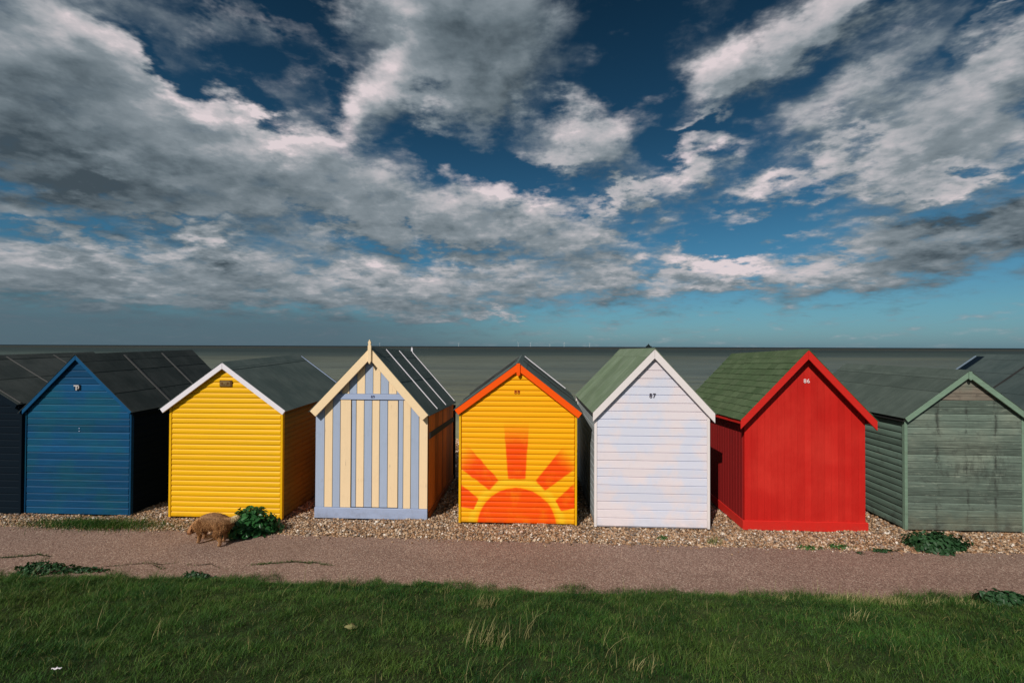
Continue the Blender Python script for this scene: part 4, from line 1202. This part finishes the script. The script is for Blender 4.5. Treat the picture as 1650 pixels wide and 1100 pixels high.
def dog():
    g = ground(344, 875.5)
    root = empty('dog', (g.x, g.y, .006), 'shaggy ginger dog with its head down and pale tipped tail raised, sniffing the path', 'dog', rz=math.radians(168)); root.scale = (1.08, 1.15, 1.16)
    # local: +x forward (head), y left, z up
    J = [(-.13, 0, .27, .085, .090),                    # 0 pelvis
         (-.02, 0, .275, .092, .098), (.10, 0, .265, .098, .108), (.19, 0, .25, .082, .092),   # spine, chest
         (.26, 0, .22, .056), (.315, 0, .160, .062), (.385, 0, .110, .034), (.432, 0, .080, .026),  # neck, skull, muzzle, nose
         (-.16, .055, .21, .072), (-.115, .064, .14, .046), (-.185, .064, .080, .024), (-.17, .062, .025, .019), (-.145, .062, .014, .018),   # hind leg left
         (-.16, -.055, .22, .062), (-.09, -.062, .15, .040), (-.125, -.062, .085, .022), (-.10, -.062, .025, .019), (-.075, -.062, .014, .018),  # hind leg right
         (.17, .055, .18, .042), (.155, .058, .11, .026), (.175, .058, .03, .019), (.198, .058, .014, .018),
         (.18, -.055, .18, .042), (.20, -.058, .11, .026), (.225, -.058, .03, .019), (.248, -.058, .014, .018),
         (-.20, 0, .300, .034), (-.255, 0, .310, .027), (-.32, .01, .335, .026), (-.40, .01, .375, .012)]    # tail
    E = [(0, 1), (1, 2), (2, 3), (3, 4), (4, 5), (5, 6), (6, 7), (0, 8), (8, 9), (9, 10), (10, 11), (11, 12), (0, 13), (13, 14), (14, 15), (15, 16), (16, 17),
         (3, 18), (18, 19), (19, 20), (20, 21), (3, 22), (22, 23), (23, 24), (24, 25), (0, 26), (26, 27), (27, 28), (28, 29)]
    m = M('ginger_coat', 0.75, 0.15)
    oc = m.coord('Object'); x, y, z = sep(m.nt, oc)
    n = m.noise(oc, 17.0, 4.0, 0.65); i_ = m.island(); n = (n + (i_ - 0.5) * 0.22)
    c = m.mix(n.smooth(0.35, 0.65), (0.20, 0.080, 0.026), (0.44, 0.23, 0.10))
    c = m.mix(z.smooth(0.25, 0.34) * 0.6, c, (0.19, 0.115, 0.070))
    c = m.mix(z.smooth(0.10, 0.03) * 0.6, c, (0.46, 0.27, 0.15))
    c = m.mix(x.smooth(-0.29, -0.35) * .9, c, (0.62, 0.50, 0.28))
    c = m.mix(x.smooth(0.27, 0.34) * 0.6, c, (0.42, 0.20, 0.10))
    m.base(c); m.bump(n, 0.8, 0.01); coat = m.mat
    body = skinned('body', J, E, coat, root)
    me = body.data
    nv = len(me.vertices); co = np.zeros(nv * 3); me.vertices.foreach_get('co', co); co = co.reshape(-1, 3)
    # fur: short strands rooted on the coat
    me.calc_loop_triangles()
    tri = np.array([t.vertices[:] for t in me.loop_triangles]); a, b, c_ = co[tri[:, 0]], co[tri[:, 1]], co[tri[:, 2]]
    nr = np.cross(b - a, c_ - a); ar = np.linalg.norm(nr, axis=1); nr = nr / (ar[:, None] + 1e-9)
    k = rng.choice(len(tri), 30000, p=ar / ar.sum()); r1 = rng.random((30000, 1)); r2 = rng.random((30000, 1)); fl = (r1 + r2) > 1
    r1 = np.where(fl, 1 - r1, r1); r2 = np.where(fl, 1 - r2, r2)
    P = a[k] + (b - a)[k] * r1 + (c_ - a)[k] * r2; N = nr[k]
    ln = np.where(P[:, 2] < .13, .009, .034) * rng.uniform(.5, 1.2, 30000); ln = np.where(P[:, 0] > .27, .014 * rng.uniform(.6, 1.1, 30000), ln)
    D = N * .45 + np.array([-.55, 0, -.60]) + rng.normal(0, .20, (30000, 3)); D /= np.linalg.norm(D, axis=1)[:, None]
    sd = np.cross(D, N + rng.normal(0, .3, (30000, 3))); sd /= np.linalg.norm(sd, axis=1)[:, None] + 1e-9
    w = .0018
    V = np.stack([P - N * .002 - sd * w, P - N * .002 + sd * w, P + D * ln[:, None]], 1).reshape(-1, 3); V[:, 2] = np.maximum(V[:, 2], .002)
    F = np.arange(30000 * 3).reshape(-1, 3)
    fr = link('fur', np_mesh('fur', V, F), coat, root); fr['kind'] = 'stuff'
    for s in (-1, 1):
        ear = mesh('ear', [(.275, s * .035, .215), (.325, s * .048, .205), (.30, s * .068, .185), (.335, s * .075, .125), (.30, s * .078, .13), (.295, s * .055, .18)],
                   [(0, 1, 5), (1, 2, 5), (1, 3, 2), (2, 3, 4), (2, 4, 5), (0, 5, 2)], True)
        link('ear', ear, coat, root)
        bm = bmesh.new(); bmesh.ops.create_icosphere(bm, subdivisions=2, radius=.008); me2 = bpy.data.meshes.new('eye'); bm.to_mesh(me2); bm.free()
        link('eye', me2, MAT['ink'], root, (.352, s * .034, .158))
    bm = bmesh.new(); bmesh.ops.create_icosphere(bm, subdivisions=2, radius=.014); me3 = bpy.data.meshes.new('nose'); bm.to_mesh(me3); bm.free()
    link('nose', me3, MAT['ink'], root, (.438, 0, .080))


dog()

# ------------------------------------------------------------------ far out at sea
m = M('turbine_white', 0.6, 0.2); m.base((0.55, 0.58, 0.60)); TW = m.mat
m = M('ship_dark', 0.8, 0.1); m.base((0.012, 0.020, 0.022)); SD = m.mat


def turbine(x, dist, ht, rot, label):
    d = ray(x, 557); s = dist / d.y
    loc = Vector((d.x * s, dist, -1.15))
    o = empty('wind_turbine', loc, label, 'wind turbine', 'wind turbines on the horizon')
    V, F = prism([(-2.4, 0), (2.4, 0), (1.5, ht), (-1.5, ht)], -1.5, 1.5)
    link('tower', mesh('tower', V, F), TW, o)
    link('nacelle', mesh('nacelle', *box(-2, 2, -6, 3, ht - 2, ht + 2)), TW, o)
    for k in range(3):
        a = rot + k * 2 * math.pi / 3; L = ht * .52; dx, dz = math.cos(a), math.sin(a)
        pts = [(dx * 1 - dz * 2.2, ht + dz * 1 + dx * 2.2), (dx * L, ht + dz * L), (dx * 1 + dz * 1.2, ht + dz * 1 - dx * 1.2)]
        link('blade', mesh('blade', *prism(pts, -7.5, -6.5)), TW, o)


for x, dd, ht, r, l in [(612, 9500, 55, .4, 'wind turbine on the horizon above the finial of the striped hut'),
                     (739, 9000, 62, 1.1, 'wind turbine on the horizon left of the sunrise hut apex'),
                     (835, 9000, 72, .2, 'wind turbine on the horizon straight above the sunrise hut apex'),
                     (855, 9000, 72, .9, 'wind turbine on the horizon just right of the sunrise hut apex'),
                     (886, 10500, 55, .6, 'faint wind turbine on the horizon, second right of the sunrise hut apex'),
                     (909, 9000, 70, 1.5, 'wind turbine on the horizon midway between the sunrise and white hut apexes'),
                     (950, 9200, 66, .0, 'rightmost wind turbine on the horizon, left of the white hut roof')]:
    turbine(x, dd, ht, r, l)
d = ray(1045, 557); s = 3000 / d.y
ship = empty('ship', (d.x * s, 3000, -1.15), 'small dark ship silhouette on the horizon above the apex of the white hut', 'ship')
link('hull', mesh('hull', *prism([(-15, 0), (16, 0), (21, 9), (-19, 8)], -5, 5)), SD, ship)
link('deckhouse', mesh('deckhouse', *prism([(-14, 8), (12, 8), (8, 15), (-9, 15)], -4, 4)), SD, ship)
link('bridge', mesh('bridge', *prism([(-6, 15), (5, 15), (3, 21), (-3, 21)], -3.5, 3.5)), SD, ship)
link('mast', mesh('mast', *prism([(-1.2, 21), (1.2, 21), (.6, 28), (-.6, 28)], -.8, .8)), SD, ship)
